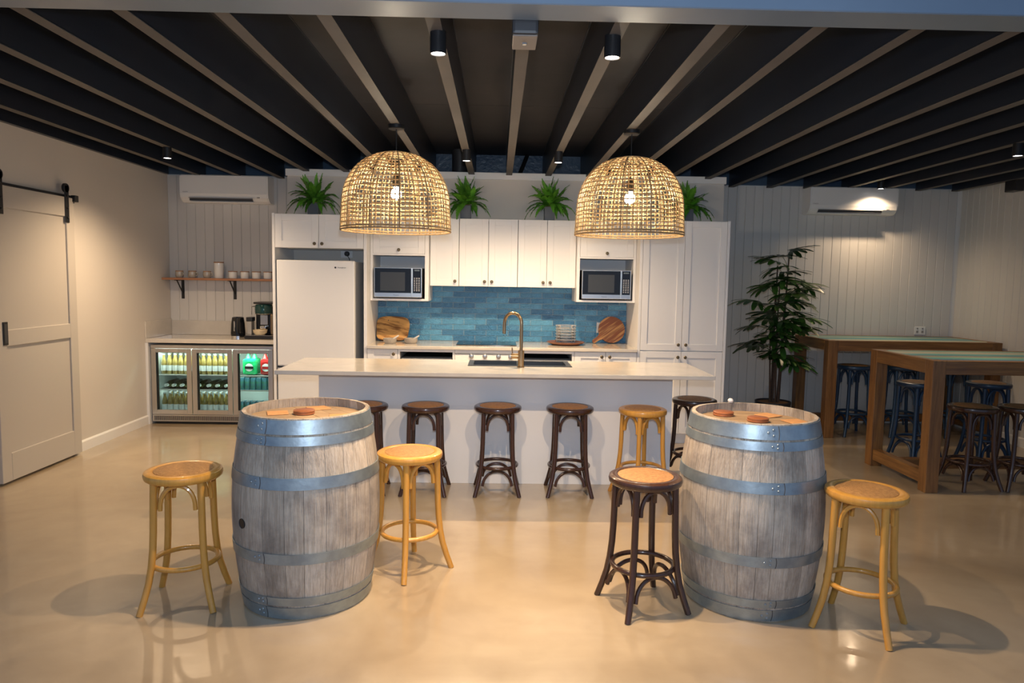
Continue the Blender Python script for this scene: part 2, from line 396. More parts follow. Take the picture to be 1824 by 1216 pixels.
# barn door
def barn_door():
    d = bpy.data.objects.new('door_1', None); C.objects.link(d); d.location = (-3.6, 5.62, 0); d['kind'] = 'structure'
    d['label'] = 'white two panel barn door hanging on a black track'
    x0, x1 = -3.625, -3.59; ya, yb = 5.14, 6.13; za, zb = .018, 2.19
    fr = [('stile', ya, za, ya + .105, zb), ('stile', yb - .105, za, yb, zb), ('rail', ya + .105, 2.03, yb - .105, zb),
          ('rail', ya + .105, 1.02, yb - .105, 1.14), ('rail', ya + .105, za, yb - .105, .225)]
    for n, a, b, c, e in fr: obj(n, MB().box(x0, a, b, x1, c, e, .003), m_door, d)
    for b, e in ((.225, 1.02), (1.14, 2.03)): obj('panel', MB().box(x0 + .004, ya + .105, b, x1 - .014, yb - .105, e), m_door, d)
    h = obj('handle', MB().box(x1, 5.205, 1.03, x1 + .006, 5.255, 1.2, .001), m_black, d, 'recessed black rectangular pull')
    obj('pull_recess', MB().box(x1 + .006, 5.213, 1.045, x1 + .008, 5.247, 1.185), m_slot, h)
    for yy in (5.235, 6.03):
        hg = obj('hanger', MB().box(x1 - .0, yy - .026, 1.98, x1 + .008, yy + .026, 2.285, .002), m_black, d, 'black strap hanger with roller')
        mm = Matrix.Translation((x1 + .008, yy, 2.265)) @ Matrix.Rotation(-PI / 2, 4, 'Y')
        w_ = MB().lathe([(.0, 0), (.036, 0), (.038, .004), (.038, .02), (.034, .024), (0, .024)], 20, m=mm)
        obj('roller', w_, m_black, hg)
        for zz in (2.02, 2.1, 2.2): obj('bolt', MB().lathe([(.009, 0), (.009, .008), (.004, .011)], 8, m=Matrix.Translation((x1 + .008, yy, zz)) @ Matrix.Rotation(PI / 2, 4, 'Y')), m_black, hg)
barn_door()
t = thing('barn_door_track', (-3.63, 5.6, 2.18), 'long flat black steel track above the barn door', 'track')
obj('rail', MB().box(-3.614, 3.6, 2.152, -3.604, 6.17, 2.212, .001), m_black, t)
for yy in (3.9, 4.6, 5.35, 5.75, 6.1): obj('standoff', MB().lathe([(.012, 0), (.012, .045)], 8, m=Matrix.Translation((-3.65, yy, 2.185)) @ Matrix.Rotation(PI / 2, 4, 'Y')), m_black, t)
obj('door_stop', MB().box(-3.604, 6.115, 2.16, -3.565, 6.165, 2.215, .003), m_black, t)

# ------------------------------------------------------------------ downlights and pendants
def downlight(x, y, label, watts=SPOT_W, tilt=(0, 0), z=2.54, top=2.634):
    t = thing('ceiling_downlight', (x, y, 2.634), label, 'light', 'surface mounted black downlights')
    obj('housing', MB().lathe([(.0, top), (.036, top), (.036, z), (.031, z), (.031, z + .012), (0, z + .012)], 24, (x, y, 0), cap=False), m_blackplastic, t)
    obj('lens', MB().lathe([(.0305, z + .0045), (.0, z + .0045)], 20, (x, y, 0), cap=False).xf(Matrix.Identity(4)), m_lens, t)
    l = light('downlight_beam', 'SPOT', (0, 0, z - 2.634 + .001), watts, (1.0, .72, .45), t, shadow_soft_size=.028, spot_size=rad(142), spot_blend=1.0)
    l.rotation_euler = (rad(tilt[0]), rad(tilt[1]), 0)
    return t
m_lens = emit('lamp_lens', (1, .93, .88), 14)
downlight(-.275, 3.19, 'black downlight in front of the left pendant, near the header')
downlight(.485, 3.19, 'black downlight in front of the right pendant, near the header')
downlight(-.275, 5.98, 'small far black downlight right of the left pendant')
downlight(.485, 5.98, 'small far black downlight left of the right pendant')
downlight(-2.805, 6.15, 'black downlight over the left end of the room by the barn door wall')
t_ = downlight(4.08, 7.62, 'black downlight close in front of the right air conditioner', 60, z=2.60, top=2.69)
obj('mounting_arm', MB().tube([(4.08, 7.62, 2.69), (4.08, 7.62, 2.928)], .008, 6).tube([(4.08, 7.62, 2.80), (3.98, 7.62, 2.76)], .006, 6), m_black, t_)
downlight(3.83, 5.27, 'black downlight at the right edge of the ceiling', 55)

def pendant(x, y, label):
    zb, H, R = 1.897, .545, .385
    t = thing('woven_pendant_lamp', (x, y, 2.634), label, 'pendant lamp', 'woven dome pendants over the island')
    obj('canopy', MB().lathe([(0, 2.633), (.056, 2.633), (.056, 2.607), (.052, 2.603), (0, 2.603)], 24, (x, y, 0)), m_black, t)
    obj('cord', MB().tube([(x, y, 2.604), (x, y, 2.29)], .0035, 6), m_black, t)
    obj('socket', MB().lathe([(0, 2.30), (.012, 2.30), (.026, 2.27), (.026, 2.205), (.02, 2.20), (0, 2.20)], 16, (x, y, 0)), m_blackplastic, t)
    obj('bulb', MB().lathe([(.0, 2.115), (.022, 2.121), (.036, 2.142), (.038, 2.16), (.028, 2.185), (.015, 2.20), (0, 2.2)], 16, (x, y, 0)), m_bulb, t)
    def prof(s):   # s 0..1 from rim to crown
        if s < .30:
            q = s / .30; return R * (1 - .028 * q), zb + H * .34 * q
        q = (s - .30) / .70 * PI / 2
        return R * .972 * max(cos(q), .0) ** .86, zb + H * .34 + H * .66 * sin(q)
    rng = random.Random(11)
    strands = MB(); NM = 74; NR = 23
    ph = [rng.uniform(0, 6.28) for _ in range(8)]
    def wob(a, s): return .20 * sin(3 * a + 7 * s + ph[0]) + .10 * sin(7 * a - 9 * s + ph[1]) + .05 * sin(13 * a + 15 * s + ph[2])
    for i in range(NM):
        a0 = 2 * PI * i / NM + rng.uniform(-.010, .010); top = .93 if i % 4 == 0 else (.82 if i % 2 == 0 else .70)
        pts = []; ns = 22
        for k in range(ns + 1):
            s = top * k / ns; r, z = prof(s); a = a0 + .014 * wob(a0, s)
            r += .002 * sin(k * PI + i * PI)
            pts.append((x + r * cos(a), y + r * sin(a), z))
        strands.tube(pts, .0036 + rng.uniform(-.0004, .0006), 4, cap=False)
    for j in range(NR):
        s0 = .025 + .93 * (j / (NR - 1)) ** .95; pts = []; n = 84
        for k in range(n):
            a = 2 * PI * k / n; s = s0 + .010 * wob(a, s0 * 1.7); r, z = prof(min(s, .985)); r += .0015
            pts.append((x + r * cos(a), y + r * sin(a), z))
        strands.tube(pts, .0040 + rng.uniform(-.0004, .0008), 4, closed=True)
    sh = obj('shade', strands, m_rattan_shade, t, 'open woven seagrass dome', 'stuff')
    for dz, rr in ((0, R), (.018, R * .998)):
        obj('rim_ring', MB().tube([(x + rr * cos(2 * PI * k / 72), y + rr * sin(2 * PI * k / 72), zb + dz) for k in range(72)], .0055, 6, closed=True), m_rim, t)
    for i in range(12):
        a = 2 * PI * (i + .37) / 12; pts = []
        for k in range(20):
            r, z = prof(.97 * k / 19); pts.append((x + (r + .003) * cos(a), y + (r + .003) * sin(a), z))
        obj('rib', MB().tube(pts, .0036, 5), m_rim, t)
    obj('crown_ring', MB().lathe([(.0, zb + H + .004), (.05, zb + H + .002), (.06, zb + H - .004), (.05, zb + H - .006), (0, zb + H - .004)], 20, (x, y, 0)), m_rim, t)
m_bulb = emit('warm_bulb', (1, .86, .64), 300)
pendant(-.727, 5.09, 'woven seagrass dome pendant, the left of the two over the island')
pendant(.93, 5.10, 'woven seagrass dome pendant, the right of the two over the island')

t = thing('ceiling_sensor', (.095, 3.03, 2.634), 'small dark box with a button under the middle joist behind the header', 'sensor box')
bx = MB().box(.042, 2.935, 2.55, .148, 3.125, 2.632, .012); obj('housing', bx, m_pot, t)
obj('cover', MB().box(.045, 2.945, 2.543, .145, 3.118, 2.551, .003), mat('taupe_plastic', (.22, .19, .17), .4), t, 'pale taupe underside')
obj('button', MB().lathe([(.0, 2.543), (.012, 2.543), (.009, 2.536), (0, 2.534)], 14, (.095, 3.03, 0)), m_chrome, t, 'small shiny lens')
tag(obj('exhaust_duct', MB().lathe([(.085, 2.655), (.085, 2.925)], 28, (-.42, 7.66, 0)), m_pot), 'dark round duct standing above the cabinets behind the left pendant', 'duct')
tag(obj('steel_brace', MB().tube([(.20, 7.80, 2.66), (.30, 7.86, 2.925)], .022, 4), m_black), 'black diagonal brace above the kitchen wall near its middle', 'brace')
for xx, lb in ((4.0, 'left'), (4.36, 'right')):
    tag(obj('cable', MB().tube([(xx, 7.9, 2.665), (xx + .004, 7.9, 2.73), (xx + .012, 7.9, 2.83)], .006, 6), m_white), 'thin white cable hanging above the right air conditioner, the %s one' % lb, 'cable', 'white cables in the ceiling')
t = thing('wall_speaker', (5.19, 7.05, 2.58), 'small black speaker on the right wall near the ceiling', 'speaker')
obj('bracket', MB().box(5.16, 7.03, 2.57, 5.205, 7.07, 2.60), m_black, t)
obj('housing', MB().box(5.07, 6.97, 2.52, 5.16, 7.13, 2.65, .012), m_blackplastic, t)

# ------------------------------------------------------------------ kitchen joinery
def shaker(name, parent, x0, z0, x1, z1, y, knob=None, rail=.062, m=None):
    """shaker front facing -Y, its face at y"""
    m = m or m_cab; g = .0018; b = MB(); x0 += g; x1 -= g; z0 += g; z1 -= g; T = .02
    rr = min(rail, (z1 - z0) * .3)
    b.box(x0, y, z0, x0 + rail, y + T, z1, .0012).box(x1 - rail, y, z0, x1, y + T, z1, .0012)
    b.box(x0 + rail, y, z1 - rr, x1 - rail, y + T, z1, .0012).box(x0 + rail, y, z0, x1 - rail, y + T, z0 + rr, .0012)
    b.box(x0 + rail, y + .009, z0 + rr, x1 - rail, y + T, z1 - rr)
    d = obj(name, b, m, parent)
    if knob:
        kx, kz = knob
        mm = Matrix.Translation((kx, y, kz)) @ Matrix.Rotation(PI / 2, 4, 'X')
        obj('knob', MB().lathe([(0, 0), (.007, 0), (.006, .012), (.014, .017), (.016, .022), (.011, .027), (0, .028)], 14, m=mm), m_knob, d, 'round antique brass knob')
    return d
def carcass(parent, x0, y0, z0, x1, y1, z1, t=.016, m=None, name='body', shelves=(), front=True):
    b = MB(); b.box(x0, y0, z0, x0 + t, y1, z1).box(x1 - t, y0, z0, x1, y1, z1).box(x0 + t, y0, z1 - t, x1 - t, y1, z1)
    b.box(x0 + t, y0, z0, x1 - t, y1, z0 + t).box(x0 + t, y1 - .008, z0 + t, x1 - t, y1, z1 - t)
    for s in shelves: b.box(x0 + t, y0, s, x1 - t, y1 - .008, s + t)
    return obj(name, b, m or m_cab, parent)
YF = 6.75
# fridge surround
t = thing('fridge_cabinet', (-1.68, 7.07, 0), 'white two door cupboard on tall side panels over the fridge', 'cabinet')
carcass(t, -2.10, YF + .021, 1.835, -1.27, YS - .002, 2.15)
for a, b in ((-2.125, -2.101), (-1.269, -1.240)): obj('side_panel', MB().box(a, YF, 0, b, YS - .002, 2.155, .001), m_cab, t)
shaker('door', t, -2.10, 1.835, -1.69, 2.15, YF, (-1.725, 1.875)); shaker('door', t, -1.69, 1.835, -1.27, 2.15, YF, (-1.655, 1.875))
# fridge
t = thing('refrigerator', (-1.73, 7.05, 0), 'tall white upright refrigerator in its open bay', 'fridge')
obj('body', MB().box(-2.085, 6.805, .03, -1.36, 7.34, 1.715, .006), m_fridge, t)
obj('foot', MB().box(-2.05, 6.85, 0, -1.40, 7.30, .03), m_black, t)
obj('door', MB().box(-2.088, YF, .715, -1.357, 6.80, 1.72, .012), m_fridge, t, 'tall plain upper door')
obj('door', MB().box(-2.088, YF, .05, -1.357, 6.80, .705, .012), m_fridge, t, 'lower drawer door')
obj('handle_notch', MB().box(-2.085, YF - .003, .700, -2.03, YF + .003, .712), m_black, t)
text('brand_mark', 'Westinghouse', .014, (-1.475, YF - .001, 1.655), m_black, t)
obj('emblem', MB().lathe([(.009, 0), (.009, .001)], 12, m=Matrix.Translation((-1.535, YF, 1.655)) @ Matrix.Rotation(PI / 2, 4, 'X')), m_black, t)
t = thing('power_plug', (-1.56, YS, 1.80), 'black plug and cord in the wall outlet above the fridge', 'plug')
obj('outlet_plate', MB().box(-1.62, YS - .009, 1.765, -1.50, YS - .0005, 1.835, .002), m_white, t)
obj('plug', MB().lathe([(.02, 0), (.026, .006), (.026, .03), (.018, .04), (0, .042)], 14, m=Matrix.Translation((-1.553, YS - .009, 1.805)) @ Matrix.Rotation(PI / 2, 4, 'X')), m_black, t)
obj('cord', MB().tube([(-1.553, YS - .045, 1.80), (-1.54, YS - .052, 1.78), (-1.525, YS - .045, 1.755), (-1.522, YS - .02, 1.70), (-1.522, YS - .02, 1.45)], .004, 6), m_black, t)

def micro_cabinet(x0, x1, nx0, nx1, side, zb):
    t = thing('microwave_cabinet', ((x0 + x1) / 2, 7.15, zb), 'white wall cabinet with an open niche holding the %s microwave' % side, 'cabinet', 'open niche cabinets')
    Y0 = 6.93
    b = MB(); b.box(x0, Y0, zb, nx0, YS - .002, 2.15, .001).box(nx1, Y0, zb, x1, YS - .002, 2.15, .001)
    b.box(nx0, Y0, zb, nx1, YS - .002, zb + .02).box(nx0, Y0 + .022, 1.785, nx1, YS - .002, 1.803).box(nx0, Y0, 1.785, nx1, Y0 + .022, 1.80)
    b.box(nx0, Y0 + .022, 2.132, nx1, YS - .002, 2.15)
    obj('body', b, m_cab, t)
    obj('back_panel', MB().box(nx0, YS - .012, zb + .02, nx1, YS - .002, 1.785), m_cab, t)
    shaker('flap_door', t, nx0, 1.80, nx1, 2.15, Y0, ((nx0 + nx1) / 2, 1.838))
micro_cabinet(-1.238, -.676, -1.213, -.712, 'left', 1.347)
micro_cabinet(.768, 1.343, .795, 1.318, 'right', 1.362)
def microwave(x0, x1, z0, z1, side):
    Y0 = 6.905; w_ = x1 - x0; t = thing('microwave_oven', ((x0 + x1) / 2, 7.1, z0), 'silver microwave with black glass door in the %s open niche' % side, 'microwave', 'microwaves in the wall cabinets')
    obj('casing', MB().box(x0 + .003, Y0 + .022, z0 + .01, x1 - .003, 7.32, z1 - .002, .004), m_blackplastic, t)
    for fx in (x0 + .03, x1 - .05): obj('foot', MB().box(fx, Y0 + .04, z0 + .001, fx + .02, Y0 + .08, z0 + .011), m_black, t)
    dx = x1 - .10
    d = obj('door', MB().box(x0, Y0, z0 + .012, dx, Y0 + .021, z1, .003), m_ss, t)
    obj('door_glass', MB().box(x0 + .008, Y0 - .003, z0 + .055, dx - .006, Y0, z1 - .008, .001), m_blackgloss, d)
    obj('window', MB().box(x0 + .062, Y0 - .0045, z0 + .075, dx - .065, Y0 - .003, z1 - .045), mat('micro_window', (.045, .05, .055), .10), d)
    obj('panel', MB().box(dx + .001, Y0, z0 + .012, x1, Y0 + .021, z1, .003), m_ss, t)
    obj('control_panel', MB().box(dx + .010, Y0 - .003, z0 + .055, x1 - .010, Y0, z1 - .008, .001), m_blackgloss, t)
    m_key = mat('micro_keys', (.45, .45, .47), .4)
    kk = MB()
    for r in range(8):
        for c in range(3): kk.box(dx + .021 + c * .022, Y0 - .0045, z0 + .075 + r * .017, dx + .033 + c * .022, Y0 - .003, z0 + .083 + r * .017)
    obj('keypad', kk, m_key, t, kind='stuff')
    obj('display', MB().box(dx + .025, Y0 - .0045, z1 - .033, x1 - .025, Y0 - .003, z1 - .018), mat('micro_display', (.10, .13, .15), .2), t)
    text('brand_mark', 'Panasonic', .013, (x0 + w_ * .46, Y0 - .0005, z0 + .034), m_slot, t)
microwave(-1.200, -.735, 1.368, 1.668, 'left'); microwave(.815, 1.297, 1.383, 1.675, 'right')

def wallcab(x0, x1, n, label, knobs):
    t = thing('wall_cabinet', ((x0 + x1) / 2, 7.2, 1.495), label, 'cabinet', 'white wall cupboards over the blue tiles')
    carcass(t, x0 + .001, 7.052, 1.497, x1 - .001, YS - .011, 2.155)
    wdt = (x1 - x0) / n
    for i in range(n): shaker('door', t, x0 + i * wdt, 1.495, x0 + (i + 1) * wdt, 2.158, 7.03, (knobs[i], 1.545))
    return t
wallcab(-.672, -.388, 1, 'narrow single door white wall cupboard beside the left microwave', [-.425])
wallcab(-.386, .190, 2, 'two door white wall cupboard above the cooktop', [-.133, -.063])
wallcab(.192, .766, 2, 'two door white wall cupboard beside the right microwave', [.444, .514])
# pantry
t = thing('pantry_cupboard', (1.78, 7.07, 0), 'tall white four door pantry cupboard at the right end of the kitchen', 'cabinet')
carcass(t, 1.372, YF + .022, .10, 2.172, YS - .002, 2.15, shelves=(.905,))
obj('side_panel', MB().box(1.345, YF, 0, 1.371, YS - .002, 2.155, .001), m_cab, t); obj('side_panel', MB().box(2.173, YF, 0, 2.198, YS - .002, 2.155, .001), m_cab, t)
obj('kickboard', MB().box(1.372, YF + .06, 0, 2.172, YF + .08, .099), m_cab, t)
shaker('door', t, 1.372, .912, 1.771, 2.15, YF, (1.735, .972)); shaker('door', t, 1.771, .912, 2.172, 2.15, YF, (1.807, .972))
shaker('door', t, 1.372, .105, 1.771, .908, YF, (1.735, .852)); shaker('door', t, 1.771, .105, 2.172, .908, YF, (1.807, .852))

# bench top and base units
ZB = .925
tag(obj('kitchen_benchtop', MB().box(-1.238, 6.725, .895, 1.343, YS - .001, ZB, .003), m_stone), 'long cream stone benchtop under the blue tiles', 'benchtop')
def base(x0, x1, label, fronts):
    t = thing('base_cabinet', ((x0 + x1) / 2, 7.07, 0), label, 'cabinet', 'white base cupboards under the back bench')
    carcass(t, x0 + .001, YF + .022, .10, x1 - .001, YS - .002, .894)
    obj('kickboard', MB().box(x0, YF + .06, 0, x1, YF + .08, .099), m_cab, t)
    for f in fronts: shaker(*((f[0], t) + f[1:]))
base(-1.238, -.948, 'narrow white base cupboard below the square timber board', [('drawer', -1.238, .72, -.948, .893, YF, (-.985, .845)), ('door', -1.238, .105, -.948, .715, YF, (-.985, .66))])
base(.742, 1.343, 'white two door base cupboard below the round timber board', [('door', .742, .105, 1.043, .893, YF, (1.005, .845)), ('door', 1.043, .105, 1.343, .893, YF, (1.08, .845))])
def under_appliance(x0, x1, side):
    t = thing('appliance_bay', ((x0 + x1) / 2, 7.07, 0), 'open white bay under the bench, %s of the oven' % side, 'cabinet', 'open bays under the back bench')
    b = MB(); b.box(x0, YF, .0, x0 + .02, YS - .002, .894).box(x1 - .02, YF, 0, x1, YS - .002, .894).box(x0 + .02, YF, .868, x1 - .02, YS - .01, .894)
    obj('frame', b, m_cab, t); obj('back_panel', MB().box(x0 + .02, YS - .01, .0, x1 - .02, YS - .002, .868), m_shadow, t)
    t = thing('dishwasher', ((x0 + x1) / 2, 7.07, 0), 'black and steel dishwasher in the bay %s of the oven' % side, 'dishwasher', 'built in dishwashers')
    obj('body', MB().box(x0 + .03, YF + .09, .02, x1 - .03, 7.33, .815, .003), m_blackplastic, t)
    d = obj('door', MB().box(x0 + .028, YF + .03, .09, x1 - .028, YF + .088, .775, .004), m_blackgloss, t)
    obj('top_strip', MB().box(x0 + .028, YF + .03, .782, x1 - .028, YF + .088, .80, .002), m_white, t, 'white upper edge strip')
    obj('control_strip', MB().box(x0 + .028, YF + .034, .7755, x1 - .028, YF + .088, .7815), m_blackgloss, t)
    obj('plinth', MB().box(x0 + .03, YF + .08, 0, x1 - .03, 7.2, .0195), m_black, t)
under_appliance(-.946, -.404, 'left'); under_appliance(.216, .740, 'right')
t = thing('oven', (-.095, 7.07, 0), 'white fronted oven with three dials below the cooktop', 'oven')
obj('body', MB().box(-.40, YF + .022, .04, .212, 7.3, .80), m_blackplastic, t)
obj('fascia', MB().box(-.402, YF, .858, .214, YF + .021, .893, .002), m_cab, t, 'white fascia strip')
obj('control_panel', MB().box(-.402, YF, .79, .214, YF + .021, .853, .002), m_white, t)
obj('door', MB().box(-.402, YF, .12, .214, YF + .021, .785, .003), m_blackgloss, t)
obj('plinth', MB().box(-.402, YF + .04, 0, .214, YF + .06, .0395), m_black, t)
for kx in (-.245, -.115, .015, .13):
    obj('dial', MB().lathe([(.022, 0), (.022, .006), (.016, .008), (.015, .028), (0, .029)], 16, m=Matrix.Translation((kx, YF, .835)) @ Matrix.Rotation(PI / 2, 4, 'X')), m_ss, t, 'round steel dial')
t = thing('cooktop', (-.1, 7.12, ZB), 'black glass cooktop set on the back bench', 'cooktop')
obj('glass_top', MB().box(-.40, 6.88, ZB + .0005, .19, 7.33, ZB + .007, .002), m_blackgloss, t)
m_ringc = mat('cooktop_ring', (.20, .2, .2), .3)
for cx, cy, rr in ((-.25, 7.02, .08), (.04, 7.02, .10), (-.25, 7.22, .09), (.04, 7.22, .07)):
    obj('zone_ring', MB().lathe([(rr, ZB + .0072), (rr + .003, ZB + .0072)], 28, (cx, cy, 0), cap=False), m_ringc, t)

# tiles: children of the stub wall
obj('grout', MB().box(-1.239, YS - .004, ZB, 1.344, YS - .0001, 1.498), m_grout, wk)
tw, th = .2305, .0568; base_t = {}
row = 0; z = ZB + .002
while z < 1.49:
    z1 = min(z + th - .003, 1.494); off = (0 if row % 2 else tw / 2) + .03
    x = -1.238 - off
    while x < 1.343:
        a, b_ = max(x, -1.2375), min(x + tw - .003, 1.3425); x += tw
        if b_ - a < .02: continue
        key = (round(b_ - a, 3), round(z1 - z, 3))
        if key in base_t: o = inst(base_t[key])
        else:
            m_ = MB().box(0, -.010, 0, b_ - a, -.004, z1 - z, .0018)
            me = m_.mesh('tile'); me.materials.append(m_tile)
            o = bpy.data.objects.new('tile', me); C.objects.link(o); o.parent = wk; base_t[key] = o
        o.location = (a, YS, z)
    z += th; row += 1

# ------------------------------------------------------------------ island
IX0, IX1, IY0, IY1 = -1.579, 1.574, 5.025, 5.855
t = thing('kitchen_island', (0, 5.6, 0), 'white panelled island base behind the row of stools', 'island')
obj('front_panel', MB().box(-1.348, 5.357, .0, 1.348, 5.377, .868, .001), m_island, t)
for a, b in ((-1.348, -1.328), (1.328, 1.348)): obj('end_panel', MB().box(a, 5.378, 0, b, 5.80, .868, .001), m_island, t)
obj('back_panel', MB().box(-1.327, 5.78, 0, 1.327, 5.80, .868), m_island, t)
t = thing('island_benchtop', (0, 5.44, .87), 'long cream stone benchtop of the island', 'benchtop')
SX0, SX1, SY0, SY1 = -.212, .572, 5.45, 5.80
b = MB(); zt0, zt1 = .870, .90
b.box(IX0, IY0, zt0, IX1, SY0, zt1, .0025).box(IX0, SY1, zt0, IX1, IY1, zt1, .0025).box(IX0, SY0, zt0, SX0, SY1, zt1).box(SX1, SY0, zt0, IX1, SY1, zt1)
obj('slab', b, m_stone, t)
t = thing('kitchen_sink', (.18, 5.62, .70), 'black double bowl sink set in the island benchtop', 'sink')
b = MB(); rz = .9055
xm = .18
def ring(b, x0, y0, x1, y1, xi0, yi0, xi1, yi1, z0, z1):
    b.box(x0, y0, z0, x1, yi0, z1, .001).box(x0, yi1, z0, x1, y1, z1, .001).box(x0, yi0, z0, xi0, yi1, z1, .001).box(xi1, yi0, z0, x1, yi1, z1, .001)
ring(b, SX0 - .012, SY0 - .012, SX1 + .012, SY1 + .012, SX0 + .03, SY0 + .03, SX1 - .03, SY1 - .03, .9003, rz)
b.box(xm - .02, SY0 + .03, .895, xm + .02, SY1 - .03, rz, .001)
obj('rim', b, m_sink, t)
for a, c in ((SX0 + .02, xm - .012), (xm + .012, SX1 - .02)):
    b = MB(); y0, y1 = SY0 + .02, SY1 - .02
    b.box(a, y0, .70, c, y1, .71).box(a, y0, .71, a + .01, y1, .899).box(c - .01, y0, .71, c, y1, .899).box(a + .01, y0, .71, c - .01, y0 + .01, .899).box(a + .01, y1 - .01, .71, c - .01, y1, .899)
    bo = obj('bowl', b, m_sink, t); obj('drain', MB().lathe([(.0, .711), (.04, .711), (.042, .714), (.03, .715), (0, .713)], 16, ((a + c) / 2, (y0 + y1) / 2, 0)), m_chrome, bo)
t = thing('mixer_tap', (.183, 5.415, .90), 'tall gooseneck tap in aged brass standing in front of the sink', 'tap')
tx, ty = .185, 5.405
obj('base', MB().lathe([(.028, .9003), (.028, .905), (.024, .908), (.024, 1.03), (.0, 1.03)], 20, (tx, ty, 0)), m_tap, t)
pts = [(tx, ty, 1.03), (tx, ty, 1.12), (tx, ty, 1.20)]
for k in range(0, 13):
    a = PI * k / 12; pts.append((tx - .0 - .065 * (1 - cos(a)), ty + .035 * (1 - cos(a)), 1.235 + .078 * sin(a)))
pts += [(tx - .131, ty + .07, 1.20), (tx - .132, ty + .07, 1.15)]
obj('spout', MB().tube(pts, .0125, 12), m_tap, t)
obj('lever_housing', MB().tube([(tx - .02, ty, .985), (tx - .075, ty + .004, .985)], .020, 14), m_tap, t)
obj('lever', MB().tube([(tx - .066, ty + .004, 1.00), (tx - .070, ty + .004, 1.05)], .0045, 8), m_tap, t)

# ------------------------------------------------------------------ objects on the back bench
def leaning(y0, z0, ang): return Matrix.Translation((0, y0, z0)) @ Matrix.Rotation(ang, 4, 'X')
t = thing('chopping_board', (-1.08, 7.15, ZB), 'large rounded square olive timber board leaning on the tiles', 'chopping board')
pts = []
for k in range(48):
    a = 2 * PI * k / 48; ca, sa = cos(a), sin(a)
    e = 4.2; r = (abs(ca) ** e + abs(sa) ** e) ** (-1 / e); r *= 1 + .018 * sin(3 * a + 1) + .012 * sin(5 * a)
    pts.append((-1.07 + .165 * r * ca, .135 + .132 * r * sa))
zmin = min(p[1] for p in pts); pts = [(p[0], p[1] - zmin) for p in pts]
b = MB(); b.prism(pts, 'Y', -.022, 0); b.xf(leaning(7.215, ZB + .003, rad(-28))); obj('board', b, m_olive, t)
obj('thumb_hole', MB().prism([(-1.12 + .006 * cos(k * PI / 5), .22 + .006 * sin(k * PI / 5)) for k in range(10)], 'Y', -.0235, -.0222).xf(leaning(7.215, ZB + .003, rad(-28))), m_slot, t)
t = thing('round_paddle_board', (1.17, 7.25, ZB), 'round striped timber paddle board with short handle leaning on the tiles', 'chopping board')
R = .138; cx, cz = 1.185, .142; pts = []
ha = rad(214); hw = .030
a1 = ha + .26; a2 = ha - .26 + 2 * PI
for k in range(41):
    a = a1 + (a2 - a1) * k / 40; pts.append((cx + R * cos(a), cz + R * sin(a)))
hx, hz = cos(ha), sin(ha); nx, nz = -hz, hx
for d, wv in ((R + .03, .020), (R + .085, .021), (R + .098, .012)): pts.append((cx + hx * d - nx * wv, cz + hz * d - nz * wv))
for d, wv in ((R + .098, .012), (R + .085, .021), (R + .03, .020)): pts.append((cx + hx * d + nx * wv, cz + hz * d + nz * wv))
zm = min(p[1] for p in pts); pts = [(p[0], p[1] - zm) for p in pts]
obj('board', MB().prism(pts, 'Y', -.02, 0).xf(leaning(7.30, ZB + .002, rad(-14))), m_acacia, t)
def small_bowl(x, y, label, rot):
    t = thing('spouted_bowl', (0, 0, 0), label, 'bowl', 'small ceramic bowls in front of the olive timber board')
    obj('bowl', MB().lathe([(0, .0005), (.050, .0005), (.062, .012), (.068, .05), (.064, .05), (.056, .014), (0, .008)], 24), m_ceramic, t)
    obj('spoon', MB().tube([(.01, 0, .02), (.045, 0, .052), (.085, 0, .078)], [.012, .009, .007], 8), m_ceramicw, t)
    place(t, (x, y, ZB), rot)
small_bowl(-1.055, 6.98, 'small stone coloured bowl with spoon, in front of the square board', rad(10))
small_bowl(-.855, 7.02, 'small stone coloured bowl with spoon, right of the square board', rad(-12))
t = thing('serving_tray', (.69, 7.12, ZB), 'round reddish timber tray under the clear bowls', 'tray')
obj('tray', MB().lathe([(0, ZB + .0005), (.13, ZB + .0005), (.175, ZB + .016), (.190, ZB + .030), (.186, ZB + .033), (.165, ZB + .022), (0, ZB + .014)], 32, (.69, 7.11, 0)), m_traywood, t)
m_bowlgl = glass('bowl_glass', (.95, .96, .97), .05, 1, 1.75); m_rimgl = mat('bowl_rim_glass', (.80, .82, .84), .08, transl=.5)
for i in range(6):
    o = obj('glass_bowl', MB().lathe([(0, .001), (.084, .001), (.097, .010), (.104, .036)], 28, cap=False), m_bowlgl)
    obj('rim', MB().tube([(.104 * cos(2 * PI * k / 28), .104 * sin(2 * PI * k / 28), .036) for k in range(28)], .0022, 5, closed=True), m_rimgl, o)
    o.location = (.69, 7.11, ZB + .019 + i * .028)
    pos = ('lowest', 'second lowest', 'third lowest', 'third highest', 'second highest', 'topmost')[i]
    tag(o, 'clear glass bowl, %s in the stack on the round tray' % pos, 'bowl', 'clear glass bowls stacked on the tray')
t = thing('wall_outlet', (1.06, YS, 1.07), 'white power outlet on the tiles behind the round board', 'outlet')
obj('plate', MB().box(1.035, YS - .018, 1.03, 1.105, YS - .0105, 1.14, .002), m_white, t)
t = thing('wall_outlet', (4.82, 7.98, 1.065), 'white double power outlet on the boarded wall above the far table', 'outlet')
obj('plate', MB().box(4.755, 7.978, 1.02, 4.885, 7.987, 1.11, .002), m_white, t)
for xx in (4.79, 4.85):
    obj('switch', MB().box(xx - .008, 7.974, 1.082, xx + .008, 7.978, 1.098), m_grey, t)
    obj('socket', MB().box(xx - .012, 7.976, 1.04, xx + .012, 7.978, 1.065), m_grey, t)

